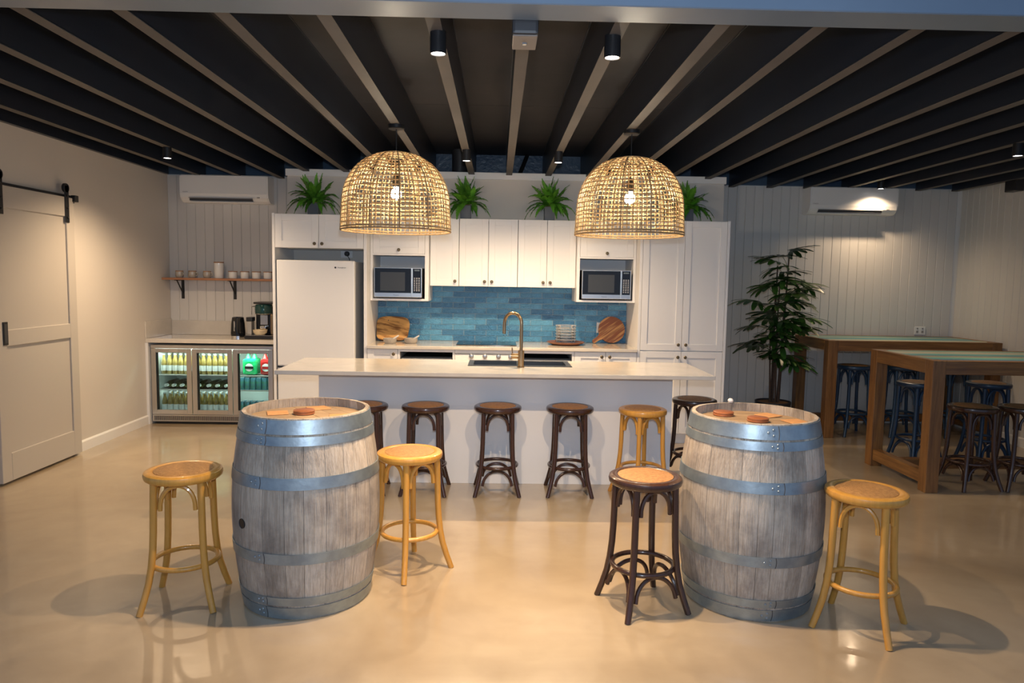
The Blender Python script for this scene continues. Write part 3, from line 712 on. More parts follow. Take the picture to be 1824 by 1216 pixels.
# ferns
def frond_mb(L, W, up, droop, rng, n=15):
    b = MB(); pts = []
    for k in range(n + 1):
        s = k / n; x = L * (s * cos(up) - 0.0 * s) * (1 - .12 * droop * s * s); z = L * s * sin(up) - droop * L * .55 * s ** 2.2
        pts.append(Vector((x, .012 * sin(s * 5), z)))
    b.tube(pts, [.0022] * (n // 2) + [.0014] * (n + 1 - n // 2), 3, cap=False)
    for k in range(1, n * 2):
        s = k / (n * 2); i = int(s * n); f = s * n - i; p = pts[i].lerp(pts[min(i + 1, n)], f)
        tdir = (pts[min(i + 1, n)] - pts[i]).normalized(); wd = W * (sin(PI * (s ** .75) * .97 + .12)) ** .8 if s < .95 else W * .2
        nrm = tdir.cross(Vector((0, 1, 0))).normalized()
        for sd in (-1, 1):
            d = (Vector((0, sd, 0)) * .92 + tdir * .38 + nrm * rng.uniform(-.1, .25)).normalized()
            q = p + d * wd; h = tdir * (L / n * .42)
            m1 = p + d * wd * .45 + nrm * .002
            b.poly([p - h, m1 - h * 1.0, q, m1 + h * 1.0, p + h])
    return b
rng = random.Random(5)
fr_protos = []
def fern(x, y, z, label, seed, sc=1.0):
    rg = random.Random(seed)
    t = thing('potted_fern', (x, y, z), label, 'fern', 'potted ferns on top of the cabinets')
    pw = .052
    obj('pot', MB().box(x - pw, y - pw, z + .001, x + pw, y + pw, z + .135, .006), m_potsq, t)
    obj('soil', MB().box(x - pw + .006, y - pw + .006, z + .1355, x + pw - .006, y + pw - .006, z + .139), m_soil, t)
    n = 60
    for i in range(n):
        a = 2 * PI * i / n * 5 + rg.uniform(-.25, .25)
        lay = i / n
        if not fr_protos:
            for (L, W, u, d) in ((.30, .036, rad(74), .20), (.33, .042, rad(54), .50), (.34, .046, rad(38), .85), (.31, .046, rad(24), 1.15), (.27, .044, rad(14), 1.35)):
                fr_protos.append(frond_mb(L, W, u, d, rng).mesh('frond')); fr_protos[-1].materials.append(m_fern)
        me = fr_protos[min(4, int(lay * 5))]
        o = bpy.data.objects.new('frond', me); C.objects.link(o); o.parent = t
        back = sin(a) > .3 and lay > .3
        s = sc * rg.uniform(.82, 1.12) * (.55 if back else .75 if sin(a) > .3 else 1)
        o.location = (rg.uniform(-.03, .03), rg.uniform(-.03, .03), .140); o.rotation_euler = (rg.uniform(-.15, .15), rg.uniform(-.12, .12), a); o.scale = (s, s, s)
fern(-1.82, 7.10, 2.151, 'bushy green fern above the fridge cupboard, leftmost of the four', 1, 1.02)
fern(-.33, 7.13, 2.159, 'bushy green fern right beside the left pendant', 2)
fern(.50, 7.13, 2.159, 'bushy green fern in the middle left of the right pendant', 3)
fern(1.87, 7.10, 2.156, 'bushy green fern above the pantry, rightmost of the four', 4)

# ------------------------------------------------------------------ coffee corner
t = thing('coffee_benchtop', (-2.9, 7.7, .86), 'cream stone benchtop over the bar fridge', 'benchtop')
obj('slab', MB().box(XL + .001, 7.392, .857, -2.165, YB - .013, .90, .003), m_stone, t)
obj('upstand', MB().box(XL + .016, YB - .028, .901, -2.165, YB - .013, 1.058, .002), m_stone, t)
obj('upstand', MB().box(XL + .001, 7.392, .901, XL + .015, YB - .013, 1.075, .002), m_stone, t)
obj('side_panel', MB().box(XL + .001, 7.396, 0, XL + .028, YB - .013, .856), m_cab, t)
FX0, FX1 = -3.60, -2.335
t = thing('bar_fridge', (-2.97, 7.7, 0), 'stainless three door glass bar fridge full of bottles', 'bar fridge')
b = MB(); b.box(FX0, 7.43, .035, FX0 + .03, 7.96, .835).box(FX1 - .03, 7.43, .035, FX1, 7.96, .835).box(FX0 + .03, 7.93, .035, FX1 - .03, 7.96, .835)
b.box(FX0 + .03, 7.43, .80, FX1 - .03, 7.93, .835).box(FX0 + .03, 7.43, .035, FX1 - .03, 7.93, .105)
obj('cabinet', b, m_int, t)
obj('top_trim', MB().box(FX0, 7.402, .799, FX1, 7.43, .835, .002), m_ss, t)
obj('grille_panel', MB().box(FX0, 7.412, .03, FX1, 7.43, .100), m_ss, t)
g = MB(); xx = FX0 + .02
while xx < FX1 - .02: g.box(xx, 7.410, .042, xx + .007, 7.4125, .088); xx += .0135
obj('grille_slots', g, m_black, t, kind='stuff')
obj('foot', MB().box(FX0 + .03, 7.45, 0, FX1 - .03, 7.9, .034), m_black, t)
dw = (FX1 - FX0) / 3
for i in range(3):
    a = FX0 + i * dw + .003; c = a + dw - .006; z0, z1 = .106, .797; rl = .05
    b = MB(); b.box(a, 7.40, z0, a + rl, 7.43, z1, .002).box(c - rl, 7.40, z0, c, 7.43, z1, .002).box(a + rl, 7.40, z1 - .042, c - rl, 7.43, z1, .002).box(a + rl, 7.40, z0, c - rl, 7.43, z0 + .048, .002)
    d = obj('door', b, m_ss, t)
    obj('glass_pane', MB().box(a + rl, 7.412, z0 + .048, c - rl, 7.416, z1 - .042), m_pane, d)
    obj('gasket', MB().box(a + rl - .0, 7.417, z0 + .048, a + rl + .016, 7.43, z1 - .042), m_black, d)
    obj('handle_slot', MB().box(a + dw * .45, 7.3985, z1 - .026, a + dw * .45 + .09, 7.4002, z1 - .018), m_chrome, d)
m_strip = emit('fridge_led', (.86, 1.0, .93), 9)
obj('led_strip', MB().box(FX0 + .04, 7.436, .785, FX1 - .04, 7.450, .795), m_strip, t, 'glowing white light strip')
l = light('fridge_light', 'AREA', (0, 7.47 - 7.7, .782), 7, (.80, 1.0, .88), t, shape='RECTANGLE', size=1.15, size_y=.04); l.rotation_euler = (rad(-8), 0, 0)
l2 = light('fridge_light', 'AREA', (0, 7.52 - 7.7, .35), 1.6, (.80, 1.0, .90), t, shape='RECTANGLE', size=1.1, size_y=.02); l2.rotation_euler = (rad(90), 0, 0)
for zs in (.512, .355):
    s = obj('shelf', MB().box(FX0 + .034, 7.47, zs, FX1 - .034, 7.92, zs + .004), m_gl, t)
    obj('shelf_edge', MB().box(FX0 + .034, 7.462, zs - .004, FX1 - .034, 7.470, zs + .008), m_white, s, 'white front edge')
def bottle_proto():
    t = thing('beer_bottle', (0, 0, 0), 'x', 'bottle')
    obj('glass', MB().lathe([(0, .001), (.026, .001), (.0285, .006), (.0285, .115), (.022, .145), (.0125, .175), (.0125, .205), (0, .205)], 10), m_beer, t)
    obj('paper_label', MB().lathe([(.0289, .035), (.0289, .092)], 10, cap=False), m_label, t)
    obj('cap', MB().lathe([(.0145, .200), (.0145, .210), (0, .212)], 8), m_cap, t)
    return t
ORD = 'first second third fourth fifth sixth seventh eighth ninth tenth eleventh twelfth'.split()
bp = bottle_proto(); first = True
for zs, nm in ((.520, 'top shelf'), (.106, 'bottom')):
    for rw, ry in enumerate((7.51, 7.59, 7.67)):
        for i in range(12):
            x = -3.515 + i * .0600 + (.02 if rw == 1 else 0)
            if x > -2.76: continue
            lb = 'amber bottle, %s from left, %s row, bar fridge %s' % (ORD[i], ('front', 'second', 'third')[rw], nm)
            gp = 'amber bottles standing on the bar fridge %s, %s row' % (nm, ('front', 'second', 'third')[rw])
            if first: o = place(bp, (x, ry, zs)); o['label'] = lb; o['group'] = gp; first = False
            else: o = dup(bp, (x, ry, zs), random.uniform(-.5, .5), lb, gp)
wp = thing('wine_bottle', (0, 0, 0), 'dark wine bottle lying neck forward on the middle shelf of the bar fridge', 'bottle', 'wine bottles lying on the middle shelf')
mm = Matrix.Rotation(PI / 2, 4, 'X')
obj('glass', MB().lathe([(0, -.16), (.036, -.16), (.037, -.15), (.037, .03), (.03, .055), (.0145, .08), (.0145, .12), (0, .12)], 14, m=mm), m_wine, wp)
obj('capsule', MB().lathe([(.0155, .085), (.0155, .139), (0, .14)], 10, m=mm), m_label, wp, 'pale foil capsule')
for i, x in enumerate((-3.50, -3.42, -3.335, -3.25, -3.16, -3.05, -2.96, -2.87, -2.78)):
    o = place(wp, (x, 7.63, .360 + .038), rad(2)) if i == 0 else dup(wp, (x, 7.63, .398), rad(random.uniform(-3, 3)))
    o['label'] = 'dark wine bottle lying neck forward, %s from left, middle shelf of the bar fridge' % ORD[i]
cp = thing('drink_can', (0, 0, 0), 'x', 'can')
obj('can', MB().lathe([(.022, 0), (.0285, .006), (.0285, .118), (.024, .128)], 12), m_can, cp); obj('lid', MB().lathe([(0, .1275), (.0235, .1275), (.024, .1295), (0, .1285)], 12), m_cap, cp)
first = True
for zs, nm in ((.3605, 'middle shelf'), (.1065, 'bottom')):
    for r_ in range(2):
        for i in range(6):
            loc = (-2.70 + i * .060 + .0, 7.51 + r_ * .07, zs)
            lb = 'slim green can, %s from left, %s row, bar fridge %s' % (ORD[i], ('front', 'second')[r_], nm)
            gp = 'drink cans on the bar fridge %s, %s row' % (nm, ('front', 'second')[r_])
            if first: o = place(cp, loc); o['label'] = lb; o['group'] = gp; first = False
            else: dup(cp, loc, 0, lb, gp)
def pack(x, col, label, w_):
    t = thing('drink_multipack', (x, 7.55, .52), label, 'drink pack')
    b = MB().box(x - w_ / 2, 7.49, .5205, x + w_ / 2, 7.66, .69, .03); obj('wrap', b, col, t)
    dm = Matrix.Translation((x, 7.490, .60)) @ Matrix.Rotation(PI / 2, 4, 'X')
    obj('printed_roundel', MB().lathe([(0, .001), (.042, .001), (.042, 0)], 24, m=dm, cap=False), m_label, t)
    obj('printed_band', MB().box(x - w_ * .30, 7.4875, .585, x + w_ * .30, 7.4885, .612), col if col is m_red else m_black, t)
    for k in (-1, 1): obj('bottle_neck', MB().lathe([(.03, .69), (.013, .73), (.013, .745), (0, .746)], 10, (x + k * w_ * .22, 7.57, 0)), col, t)
pack(-2.615, m_green, 'green wrapped soft drink pack on the fridge top shelf', .15); pack(-2.44, m_red, 'red wrapped soft drink pack on the fridge top shelf', .13)

# floating shelf
t = thing('wall_shelf', (-2.9, 7.88, 1.5), 'thin timber wall shelf on two black brackets', 'shelf')
obj('plank', MB().box(XL + .002, 7.79, 1.508, -2.17, YB - .013, 1.532, .002), m_shelf, t)
for bx_ in (-3.505, -2.93):
    k = MB().box(bx_ - .016, YB - .018, 1.30, bx_ + .016, YB - .0125, 1.507, .001).box(bx_ - .016, 7.81, 1.501, bx_ + .016, YB - .019, 1.5075, .001)
    k.tube([(bx_, YB - .02, 1.36), (bx_, 7.84, 1.501)], .008, 4); obj('bracket', k, m_black, t, 'black steel bracket')
SZ = 1.5325
def mug(rotz):
    t = thing('mug', (0, 0, 0), 'x', 'mug', 'speckled mugs on the wall shelf')
    obj('cup', MB().lathe([(0, .0), (.030, .0), (.040, .012), (.043, .04), (.040, .075), (.037, .075), (.039, .04), (.034, .012), (0, .008)], 20), m_ceramic, t)
    obj('handle', MB().tube([(.038 + .026 * sin(PI * k / 8), 0, .018 + .045 * k / 8) for k in range(9)], .005, 6), m_ceramic, t)
    obj('band', MB().lathe([(.0402, .0655), (.0415, .066), (.0402, .077), (.037, .0765)], 20, cap=False), m_lidwood, t, 'brown glazed lip'); return t
mg = mug(0); mg['label'] = 'speckled mug on the wall shelf, nearest the left wall'; place(mg, (-3.485, 7.86, SZ), rad(-30))
dup(mg, (-3.345, 7.86, SZ), rad(-8), 'speckled mug on the wall shelf, middle of three'); dup(mg, (-3.185, 7.86, SZ), rad(-5), 'speckled mug on the wall shelf beside the tall canister')
t = thing('canister', (-3.06, 7.87, SZ), 'tall white canister with timber lid on the wall shelf', 'canister')
obj('jar', MB().lathe([(0, 0), (.047, 0), (.050, .004), (.050, .165), (0, .165)], 24, (-3.06, 7.87, SZ)), m_ceramicw, t)
obj('lid', MB().lathe([(0, .1655), (.053, .1655), (.053, .178), (0, .179)], 24, (-3.06, 7.87, SZ)), m_lidwood, t)
jp = None
for i, x in enumerate((-2.905, -2.775, -2.65, -2.525)):
    lb = 'short white jar with timber rim on the wall shelf, %s from the tall canister' % ('first', 'second', 'third', 'fourth')[i]
    if jp is None:
        jp = thing('lidded_jar', (0, 0, 0), lb, 'jar', 'short white jars on the wall shelf')
        obj('jar', MB().lathe([(0, 0), (.042, 0), (.046, .006), (.046, .070), (0, .070)], 22), m_ceramicw, jp)
        obj('lid', MB().lathe([(0, .0702), (.048, .0702), (.048, .080), (0, .081)], 22), m_lidwood, jp); place(jp, (x, 7.86, SZ))
    else: dup(jp, (x, 7.86, SZ), 0, lb)
# kettle
t = thing('electric_kettle', (-2.775, 7.72, .9005), 'black electric kettle on the coffee bench', 'kettle'); kc = (-2.80, 7.70, .9005)
obj('base', MB().lathe([(0, 0), (.072, 0), (.072, .018), (0, .018)], 24, kc), m_chrome, t)
obj('jug', MB().lathe([(0, .019), (.074, .019), (.076, .05), (.070, .15), (.060, .215), (.045, .222), (0, .224)], 24, kc), m_blackgloss, t)
obj('handle', MB().tube([(kc[0] + .058 * .3, kc[1] - .058, kc[2] + .20), (kc[0] + .03, kc[1] - .095, kc[2] + .20), (kc[0] + .034, kc[1] - .11, kc[2] + .13), (kc[0] + .03, kc[1] - .085, kc[2] + .06), (kc[0] + .025, kc[1] - .07, kc[2] + .06)], .011, 8), m_blackplastic, t)
obj('water_gauge', MB().box(kc[0] - .02, kc[1] - .078, kc[2] + .07, kc[0] - .006, kc[1] - .066, kc[2] + .18, .003), m_chrome, t, 'shiny level window')
# coffee machine
t = thing('coffee_machine', (-2.53, 7.68, .9), 'black and chrome coffee machine with milk carafe beside the fridge', 'coffee machine')
def cb(n, m, *a, lab=None, bev=.006): return obj(n, MB().box(*a, bev), m, t, lab)
cb('drip_tray', m_blackplastic, -2.665, 7.50, .9005, -2.375, 7.74, .936); cb('tray_grid', m_chrome, -2.655, 7.508, .9365, -2.385, 7.70, .942, bev=.001)
cb('body', m_blackplastic, -2.62, 7.74, .9005, -2.38, 7.92, 1.24)
cb('front_column', m_blackgloss, -2.585, 7.69, .96, -2.45, 7.74, 1.20)
obj('head', MB().lathe([(0, 1.165), (.088, 1.165), (.092, 1.18), (.092, 1.245), (.08, 1.262), (0, 1.266)], 28, (-2.515, 7.68, 0)), mat('teal_black_gloss', (.01, .045, .045), .08), t, 'rounded dark teal head')
obj('chrome_ring', MB().lathe([(.093, 1.157), (.095, 1.161), (.093, 1.1645), (0, 1.1645), (0, 1.157)], 28, (-2.515, 7.68, 0)), m_chrome, t)
cb('lid', m_blackplastic, -2.60, 7.60, 1.267, -2.38, 7.86, 1.288)
cb('display', m_ss, -2.555, 7.682, 1.04, -2.475, 7.6895, 1.145, bev=.002); cb('spout', m_chrome, -2.545, 7.64, 1.0, -2.485, 7.6895, 1.03)
cb('milk_carafe', m_grey, -2.672, 7.60, .943, -2.622, 7.70, 1.08); cb('carafe_lid', m_blackplastic, -2.678, 7.595, 1.081, -2.616, 7.705, 1.125)
obj('steam_arm', MB().tube([(-2.64, 7.66, 1.146), (-2.64, 7.66, 1.235), (-2.60, 7.68, 1.24)], .006, 6), m_chrome, t)
cb('water_tank', m_tap, -2.42, 7.60, .945, -2.378, 7.735, 1.155, lab='copper coloured side tank')
tag(obj('cream_bowl', MB().lathe([(0, 0), (.045, 0), (.068, .02), (.075, .052), (.071, .052), (.06, .018), (0, .008)], 24, (-2.525, 7.585, .9425)), mat('cream_glaze', (.68, .56, .38), .25)), 'cream bowl standing on the coffee machine tray', 'bowl')

# air conditioners
def aircon(x0, x1, label, side):
    y1 = YB - .0125; d = .215; zt, zb = 2.635, 2.345
    t = thing('air_conditioner', ((x0 + x1) / 2, y1, zb), label, 'air conditioner', 'white split system air conditioners')
    pr = [(y1, zt), (y1 - d + .01, zt), (y1 - d, zt - .01), (y1 - d, zb + .09), (y1 - d + .012, zb + .05), (y1 - d + .045, zb + .018), (y1 - d + .08, zb), (y1, zb)]
    obj('body', MB().prism(pr, 'X', x0 + .012, x1 - .012), m_white, t)
    q = [(a + (.004 if a < y1 - .1 else 0), b - (.003 if b > zt - .02 else -.003)) for a, b in pr]
    for a, b in ((x0, x0 + .0118), (x1 - .0118, x1)): obj('end_cap', MB().prism(q, 'X', a, b), m_white, t)
    w_ = x1 - x0
    obj('outlet_slot', MB().box(x0 + .10, y1 - d + .012, zb + .0175, x1 - .17, y1 - d + .040, zb + .042).xf(Matrix.Identity(4)), m_slot, t)
    fl = MB().box(x0 + .095, y1 - d - .004, zb + .040, x1 - .165, y1 - d + .012, zb + .047, .001); obj('louvre', fl, m_grey, t)
    lo = MB().box(x0 + .095, y1 - d + .028, zb + .005, x1 - .165, y1 - d + .06, zb + .011, .001); obj('louvre', lo, m_white, t)
    obj('sensor_eye', MB().box(x1 - .12, y1 - d + .006, zb + .050, x1 - .09, y1 - d + .02, zb + .062, .002), m_grey, t)
    text('brand_mark', 'DAIKIN', .017, (x0 + .06, y1 - d - .001, zb + .105), m_grey, t)
aircon(-3.425, -2.485, 'white split air conditioner above the wall shelf, left end of room', 'left')
aircon(3.395, 4.365, 'white split air conditioner above the tables, with a bright lamp spot', 'right')

# ------------------------------------------------------------------ stools
def stool_proto(kind, mf, mpad, H=.645, lower=True):
    t = thing(kind, (0, 0, 0), 'x', 'stool')
    s = H / .645
    obj('seat_ring', MB().lathe([(.128, H - .040), (.165, H - .040), (.173, H - .033), (.176, H - .018), (.173, H - .006), (.163, H), (.140, H + .001), (.130, H - .004)], 40, cap=False).lathe([(.128, H - .040), (.128, H - .004)], 40, cap=False), mf, t)
    obj('seat_pad', MB().lathe([(.0, H - .012), (.131, H - .012), (.132, H - .001), (.115, H + .004), (.06, H + .006), (0, H + .006)], 36), mpad, t, 'woven rattan seat pad')
    lp = [(.146, .606), (.149, .50), (.152, .38), (.157, .29), (.166, .21), (.180, .14), (.202, .07), (.228, 0.0)]
    def R(z):
        z /= s
        for (r0, z0), (r1, z1) in zip(lp, lp[1:]):
            if z <= z0 and z >= z1: return r0 + (r1 - r0) * (z0 - z) / (z0 - z1)
        return lp[0][0]
    angs = [rad(45 + 90 * k) for k in range(4)]
    for a in angs:
        pts = [(r * cos(a), r * sin(a), z * s) for r, z in lp]
        rr = [.0165, .0165, .0165, .0165, .0165, .016, .0155, .015]
        obj('leg', MB().tube(pts, rr, 10), mf, t)
    zr = .205 * s; rr_ = R(zr) - .020
    obj('foot_ring', MB().tube([(rr_ * cos(2 * PI * k / 48), rr_ * sin(2 * PI * k / 48), zr) for k in range(48)], .0125, 10, closed=True), mf, t)
    def arch(z0, z1, sq, inset, rad_, name, off):
        for k in range(4):
            a, b = angs[k], angs[(k + 1) % 4]; pts = []
            A = Vector((cos(a), sin(a), 0)) * (R(z0) - off); B = Vector((cos(b), sin(b), 0)) * (R(z0) - off)
            A1 = Vector((cos(a), sin(a), 0)) * (R(z1) - off); B1 = Vector((cos(b), sin(b), 0)) * (R(z1) - off)
            n = 16
            for i in range(n + 1):
                u = PI * i / n; h = sin(u) ** .75 if 0 < i < n else 0
                f = .5 - .5 * cos(u); f = inset + (1 - 2 * inset) * f
                lo = A.lerp(B, f); hi = A1.lerp(B1, f); p = lo.lerp(hi, h)
                p.z = z0 + (z1 - z0) * h; pts.append(p)
            obj(name, MB().tube(pts, rad_, 8), mf, t)
    arch(.475 * s, H - .055, 1, .125, .0105, 'brace', .004)
    if lower: arch(.075 * s, .180 * s, 1, .10, .0105, 'lower_brace', .012)
    return t
nat = stool_proto('rattan_stool', m_nat, m_rattan_nat, lower=False)
drk = stool_proto('bentwood_stool', m_dark, m_rattan_seat)
blu = stool_proto('bar_stool', m_blue, m_rattan_seat, H=.735)
nat['label'] = 'honey coloured rattan stool left of the left barrel'; nat['group'] = 'honey rattan stools'
place(nat, (-1.486, 3.345, 0), rad(8))
dup(nat, (-.46, 3.75, 0), rad(45), 'honey coloured rattan stool right of the left barrel')
dup(nat, (1.692, 3.128, 0), rad(50), 'honey coloured rattan stool right of the right barrel')
dup(nat, (1.075, 5.118, 0), rad(26), 'honey coloured rattan stool at the island, the only light one in its row')
drk['label'] = 'dark brown bentwood stool left of the right barrel'; drk['group'] = 'dark bentwood stools'
place(drk, (.722, 3.325, 0), rad(18))
for x, y, r, lb in ((-.968, 5.155, 2, 'dark bentwood stool at the island, partly behind the left barrel'), (-.518, 5.16, -2, 'dark bentwood stool at the island under the left pendant'),
                    (.012, 5.165, 1, 'dark bentwood stool at the middle of the island'), (.545, 5.165, -1, 'dark bentwood stool at the island beside the light one'),
                    (1.585, 5.58, 20, 'dark bentwood stool past the right end of the island'),
                    (3.735, 5.42, 6, 'dark bentwood stool in front of the near bar table, the left one'), (4.128, 5.40, -8, 'dark bentwood stool in front of the near bar table, cut by the frame')):
    dup(drk, (x, y, 0), rad(r), lb)
blu['label'] = 'navy blue stool at the far bar table beside its left front leg'; blu['group'] = 'navy bar stools'
place(blu, (3.757, 7.33, 0), rad(4))
for x, y, r, lb in ((4.26, 7.31, -5, 'navy blue stool at the far bar table, middle of three'), (4.79, 7.33, 10, 'navy blue stool at the far bar table nearest the right wall'),
                    (3.705, 6.10, 12, 'navy blue stool behind the near bar table beside its back leg'), (4.345, 6.12, 0, 'navy blue stool behind the near bar table, the right one')):
    dup(blu, (x, y, 0), rad(r), lb)

# ------------------------------------------------------------------ barrels
def barrel(cx, cy, label, seed, rot, bung=False):
    rg = random.Random(seed); H = .93; t = thing('wine_barrel', (cx, cy, 0), label, 'barrel', 'upright oak wine barrels used as tables')
    def R(z):
        u = (z - H / 2) / (H / 2); return .350 - .052 * abs(u) ** 1.9
    ws = [rg.uniform(.7, 1.4) for _ in range(26)]; tot = sum(ws); a = rot
    zs = [0.0] + [H * k / 14 for k in range(1, 14)] + [H]
    for w_ in ws:
        da = 2 * PI * w_ / tot; g = .0022; a0, a1 = a, a + da; a += da; b = MB(); na = 3; rows = []
        dr = rg.uniform(-.0012, .0012)
        for z in zs:
            r = R(z) + dr; ri = r - .024 if z < H else r - .018
            o_ = [b.bm.verts.new(((r - (.002 if j in (0, na) else 0)) * cos(a0 + g + (da - 2 * g) * j / na), (r - (.002 if j in (0, na) else 0)) * sin(a0 + g + (da - 2 * g) * j / na), z)) for j in range(na + 1)]
            i_ = [b.bm.verts.new((ri * cos(q), ri * sin(q), z)) for q in (a1 - g, a0 + g)]
            rows.append(o_ + i_)
        n = len(rows[0])
        for A, B in zip(rows, rows[1:]):
            for j in range(n): b._face([A[j], A[(j + 1) % n], B[(j + 1) % n], B[j]], j < na)
        b._face(rows[0][::-1]); b._face(rows[-1])
        b.xf(Matrix.Translation((cx, cy, 0)))
        obj('stave', b, m_stave, t)
    hz = .886; Rh = R(.87) - .026; nb = 7
    for i in range(nb):
        x0 = -Rh + 2 * Rh * i / nb + .0008; x1 = -Rh + 2 * Rh * (i + 1) / nb - .0008; poly = []
        for k in range(9):
            x = x0 + (x1 - x0) * k / 8; poly.append((x, -math.sqrt(max(Rh * Rh - x * x, .0001))))
        for k in range(9):
            x = x1 - (x1 - x0) * k / 8; poly.append((x, math.sqrt(max(Rh * Rh - x * x, .0001))))
        b = MB().prism(poly, 'Z', hz - .02, hz + rg.uniform(-.0006, .0006)); b.xf(Matrix.Translation((cx, cy, 0)) @ Matrix.Rotation(rad(20) + rot, 4, 'Z'))
        obj('head_board', b, m_head, t)
    for (z0, z1, an) in ((.862, .925, 2.05), (.812, .852, 2.1), (.618, .672, 2.0), (.275, .325, 2.1), (.072, .112, 2.0), (.006, .062, 2.1)):
        n = 72; b = MB(); e = .0035
        prof = [(R(z0) + .0012, z0), (R(z0) + e + .001, z0), (R(z1) + e + .001, z1), (R(z1) + .0012, z1)]
        b.lathe(prof + [prof[0]], n, (cx, cy, 0), cap=False); hp = obj('hoop', b, m_hoop, t)
        aa = rad(-90) + rot * 0 - .42 + (seed % 3) * .2 + rg.uniform(-.04, .04)
        for dq, dz in ((0, .3), (0, .7), (.075, .5)):
            q = aa - dq; z = z0 + (z1 - z0) * dz; r = R(z) + e
            mm = Matrix.Translation((cx + r * cos(q), cy + r * sin(q), z)) @ Matrix.Rotation(q, 4, 'Z') @ Matrix.Rotation(PI / 2, 4, 'Y')
            obj('rivet', MB().lathe([(.0065, .001), (.005, .0035), (0, .0042)], 8, m=mm), m_hoop, hp)
        # lap joint edge
        q = aa + .07; pts = [((R(z) + e + .0016) * cos(q + .012 * sin(PI * k / 4)) + cx, (R(z) + e + .0016) * sin(q + .012 * sin(PI * k / 4)) + cy, z) for k in range(5) for z in [z0 + (z1 - z0) * k / 4]]
        obj('lap_seam', MB().tube(pts, .0016, 4), m_slot, hp)
    if bung:
        q = math.atan2(3.2 - cy, -1.128 - cx); z = .44; r = R(z) - .001
        mm = Matrix.Translation((cx + r * cos(q), cy + r * sin(q), z)) @ Matrix.Rotation(q, 4, 'Z') @ Matrix.Rotation(PI / 2, 4, 'Y')
        obj('bung', MB().lathe([(0, .002), (.020, .002), (.023, .004), (.023, -.003)], 18, m=mm, cap=False), m_black, t, 'dark round bung')
    return t
barrel(-.925, 3.44, 'weathered oak wine barrel with dark bung hole, on the left', 3, .3, True)
barrel(1.278, 3.45, 'weathered oak wine barrel standing on the right', 5, 1.1)
HZ = .8875
def coaster_sq(x, y, r, lab, z=HZ):
    o = obj('square_coaster', MB().box(-.05, -.05, 0, .05, .05, .004, .001), m_cork); place(o, (x, y, z), rad(r)); tag(o, lab, 'coaster', 'square coasters on the barrels')
def coaster_rd(x, y, lab, n=3):
    t = thing('round_coaster_stack', (x, y, HZ), lab, 'coaster', 'round timber coaster stacks on the barrels')
    for k in range(n): obj('coaster', MB().lathe([(0, .0), (.050, .0), (.052, .002), (.052, .0085), (.050, .0100), (0, .0100)], 28, (x + .001 * k, y, HZ + k * .0102)), m_rcoast, t)
coaster_sq(-1.085, 3.50, 20, 'square tan coaster at the left side of the left barrel top')
coaster_sq(-.92, 3.645, 35, 'square tan coaster at the back of the left barrel top')
coaster_sq(-.765, 3.44, 12, 'square tan coaster at the right side of the left barrel top')
coaster_rd(-.955, 3.50, 'stack of round red brown coasters on the left barrel', 2)
coaster_rd(1.175, 3.60, 'stack of round coasters on the right barrel, the left stack', 2); coaster_rd(1.30, 3.45, 'stack of round coasters in the middle of the right barrel', 2)
coaster_sq(1.41, 3.60, 30, 'square tan coaster at the back of the right barrel top'); coaster_sq(1.485, 3.445, 15, 'square tan coaster at the right side of the right barrel top')
tag(obj('pebble', MB().lathe([(0, 0), (.012, .002), (.016, .012), (.010, .022), (0, .025)], 10, (1.255, 3.45 + .285, .9305)), m_ceramicw), 'small cream pebble on the rim of the right barrel', 'pebble')

# ------------------------------------------------------------------ bar tables
cols = [(.16, .46, .40), (.58, .60, .46), (.04, .30, .38), (.22, .52, .42), (.03, .16, .34), (.54, .54, .38), (.12, .42, .42), (.40, .30, .18), (.07, .38, .40)]
pm = [wood('painted_plank_%d' % i, c, tuple(v * .62 for v in c), 'X', 9, .4, .2, .08, .15) for i, c in enumerate(cols)]
def bar_table(x0, y0, x1, y1, h, label, seed, ys):
    rg = random.Random(seed); t = thing('bar_table', ((x0 + x1) / 2, (y0 + y1) / 2, 0), label, 'table', 'heavy timber bar tables'); L = .10
    for a in (x0, x1 - L):
        for b in (y0, y1 - L): obj('leg', MB().box(a, b, 0, a + L, b + L, h - .0, .003), m_tablez, t)
    for b in (y0, y1 - .06): obj('rail', MB().box(x0 + L, b, h - .105, x1 - L, b + .06, h, .003), m_table, t)
    for a in (x0, x1 - .06): obj('rail', MB().box(a, y0 + L, h - .105, a + .06, y1 - L, h, .003), m_tabley, t)
    for a in (x0 + .015, x1 - .085): obj('stretcher', MB().box(a, y0 + L, .055, a + .07, y1 - L, .15, .003), m_tabley, t)
    obj('stretcher', MB().box(x0 + .085, ys - .035, .06, x1 - .085, ys + .035, .14, .003), m_table, t)
    y = y0 + .0605; n = 9; dy = (y1 - y0 - .121) / n; i = 0
    for k in range(n):
        obj('plank', MB().box(x0 + .0605, y + .001, h - .03, x1 - .0605, y + dy - .001, h - .002 + rg.uniform(-.001, .001), .0015), pm[(k * 4 + seed) % 9], t); y += dy
bar_table(3.375, 7.12, 5.17, 7.95, 1.005, 'long timber bar table with painted planks against the back wall', 1, 7.78)
bar_table(3.275, 5.22, 5.08, 6.115, 1.015, 'long timber bar table with painted planks, the nearer one', 4, 5.755)

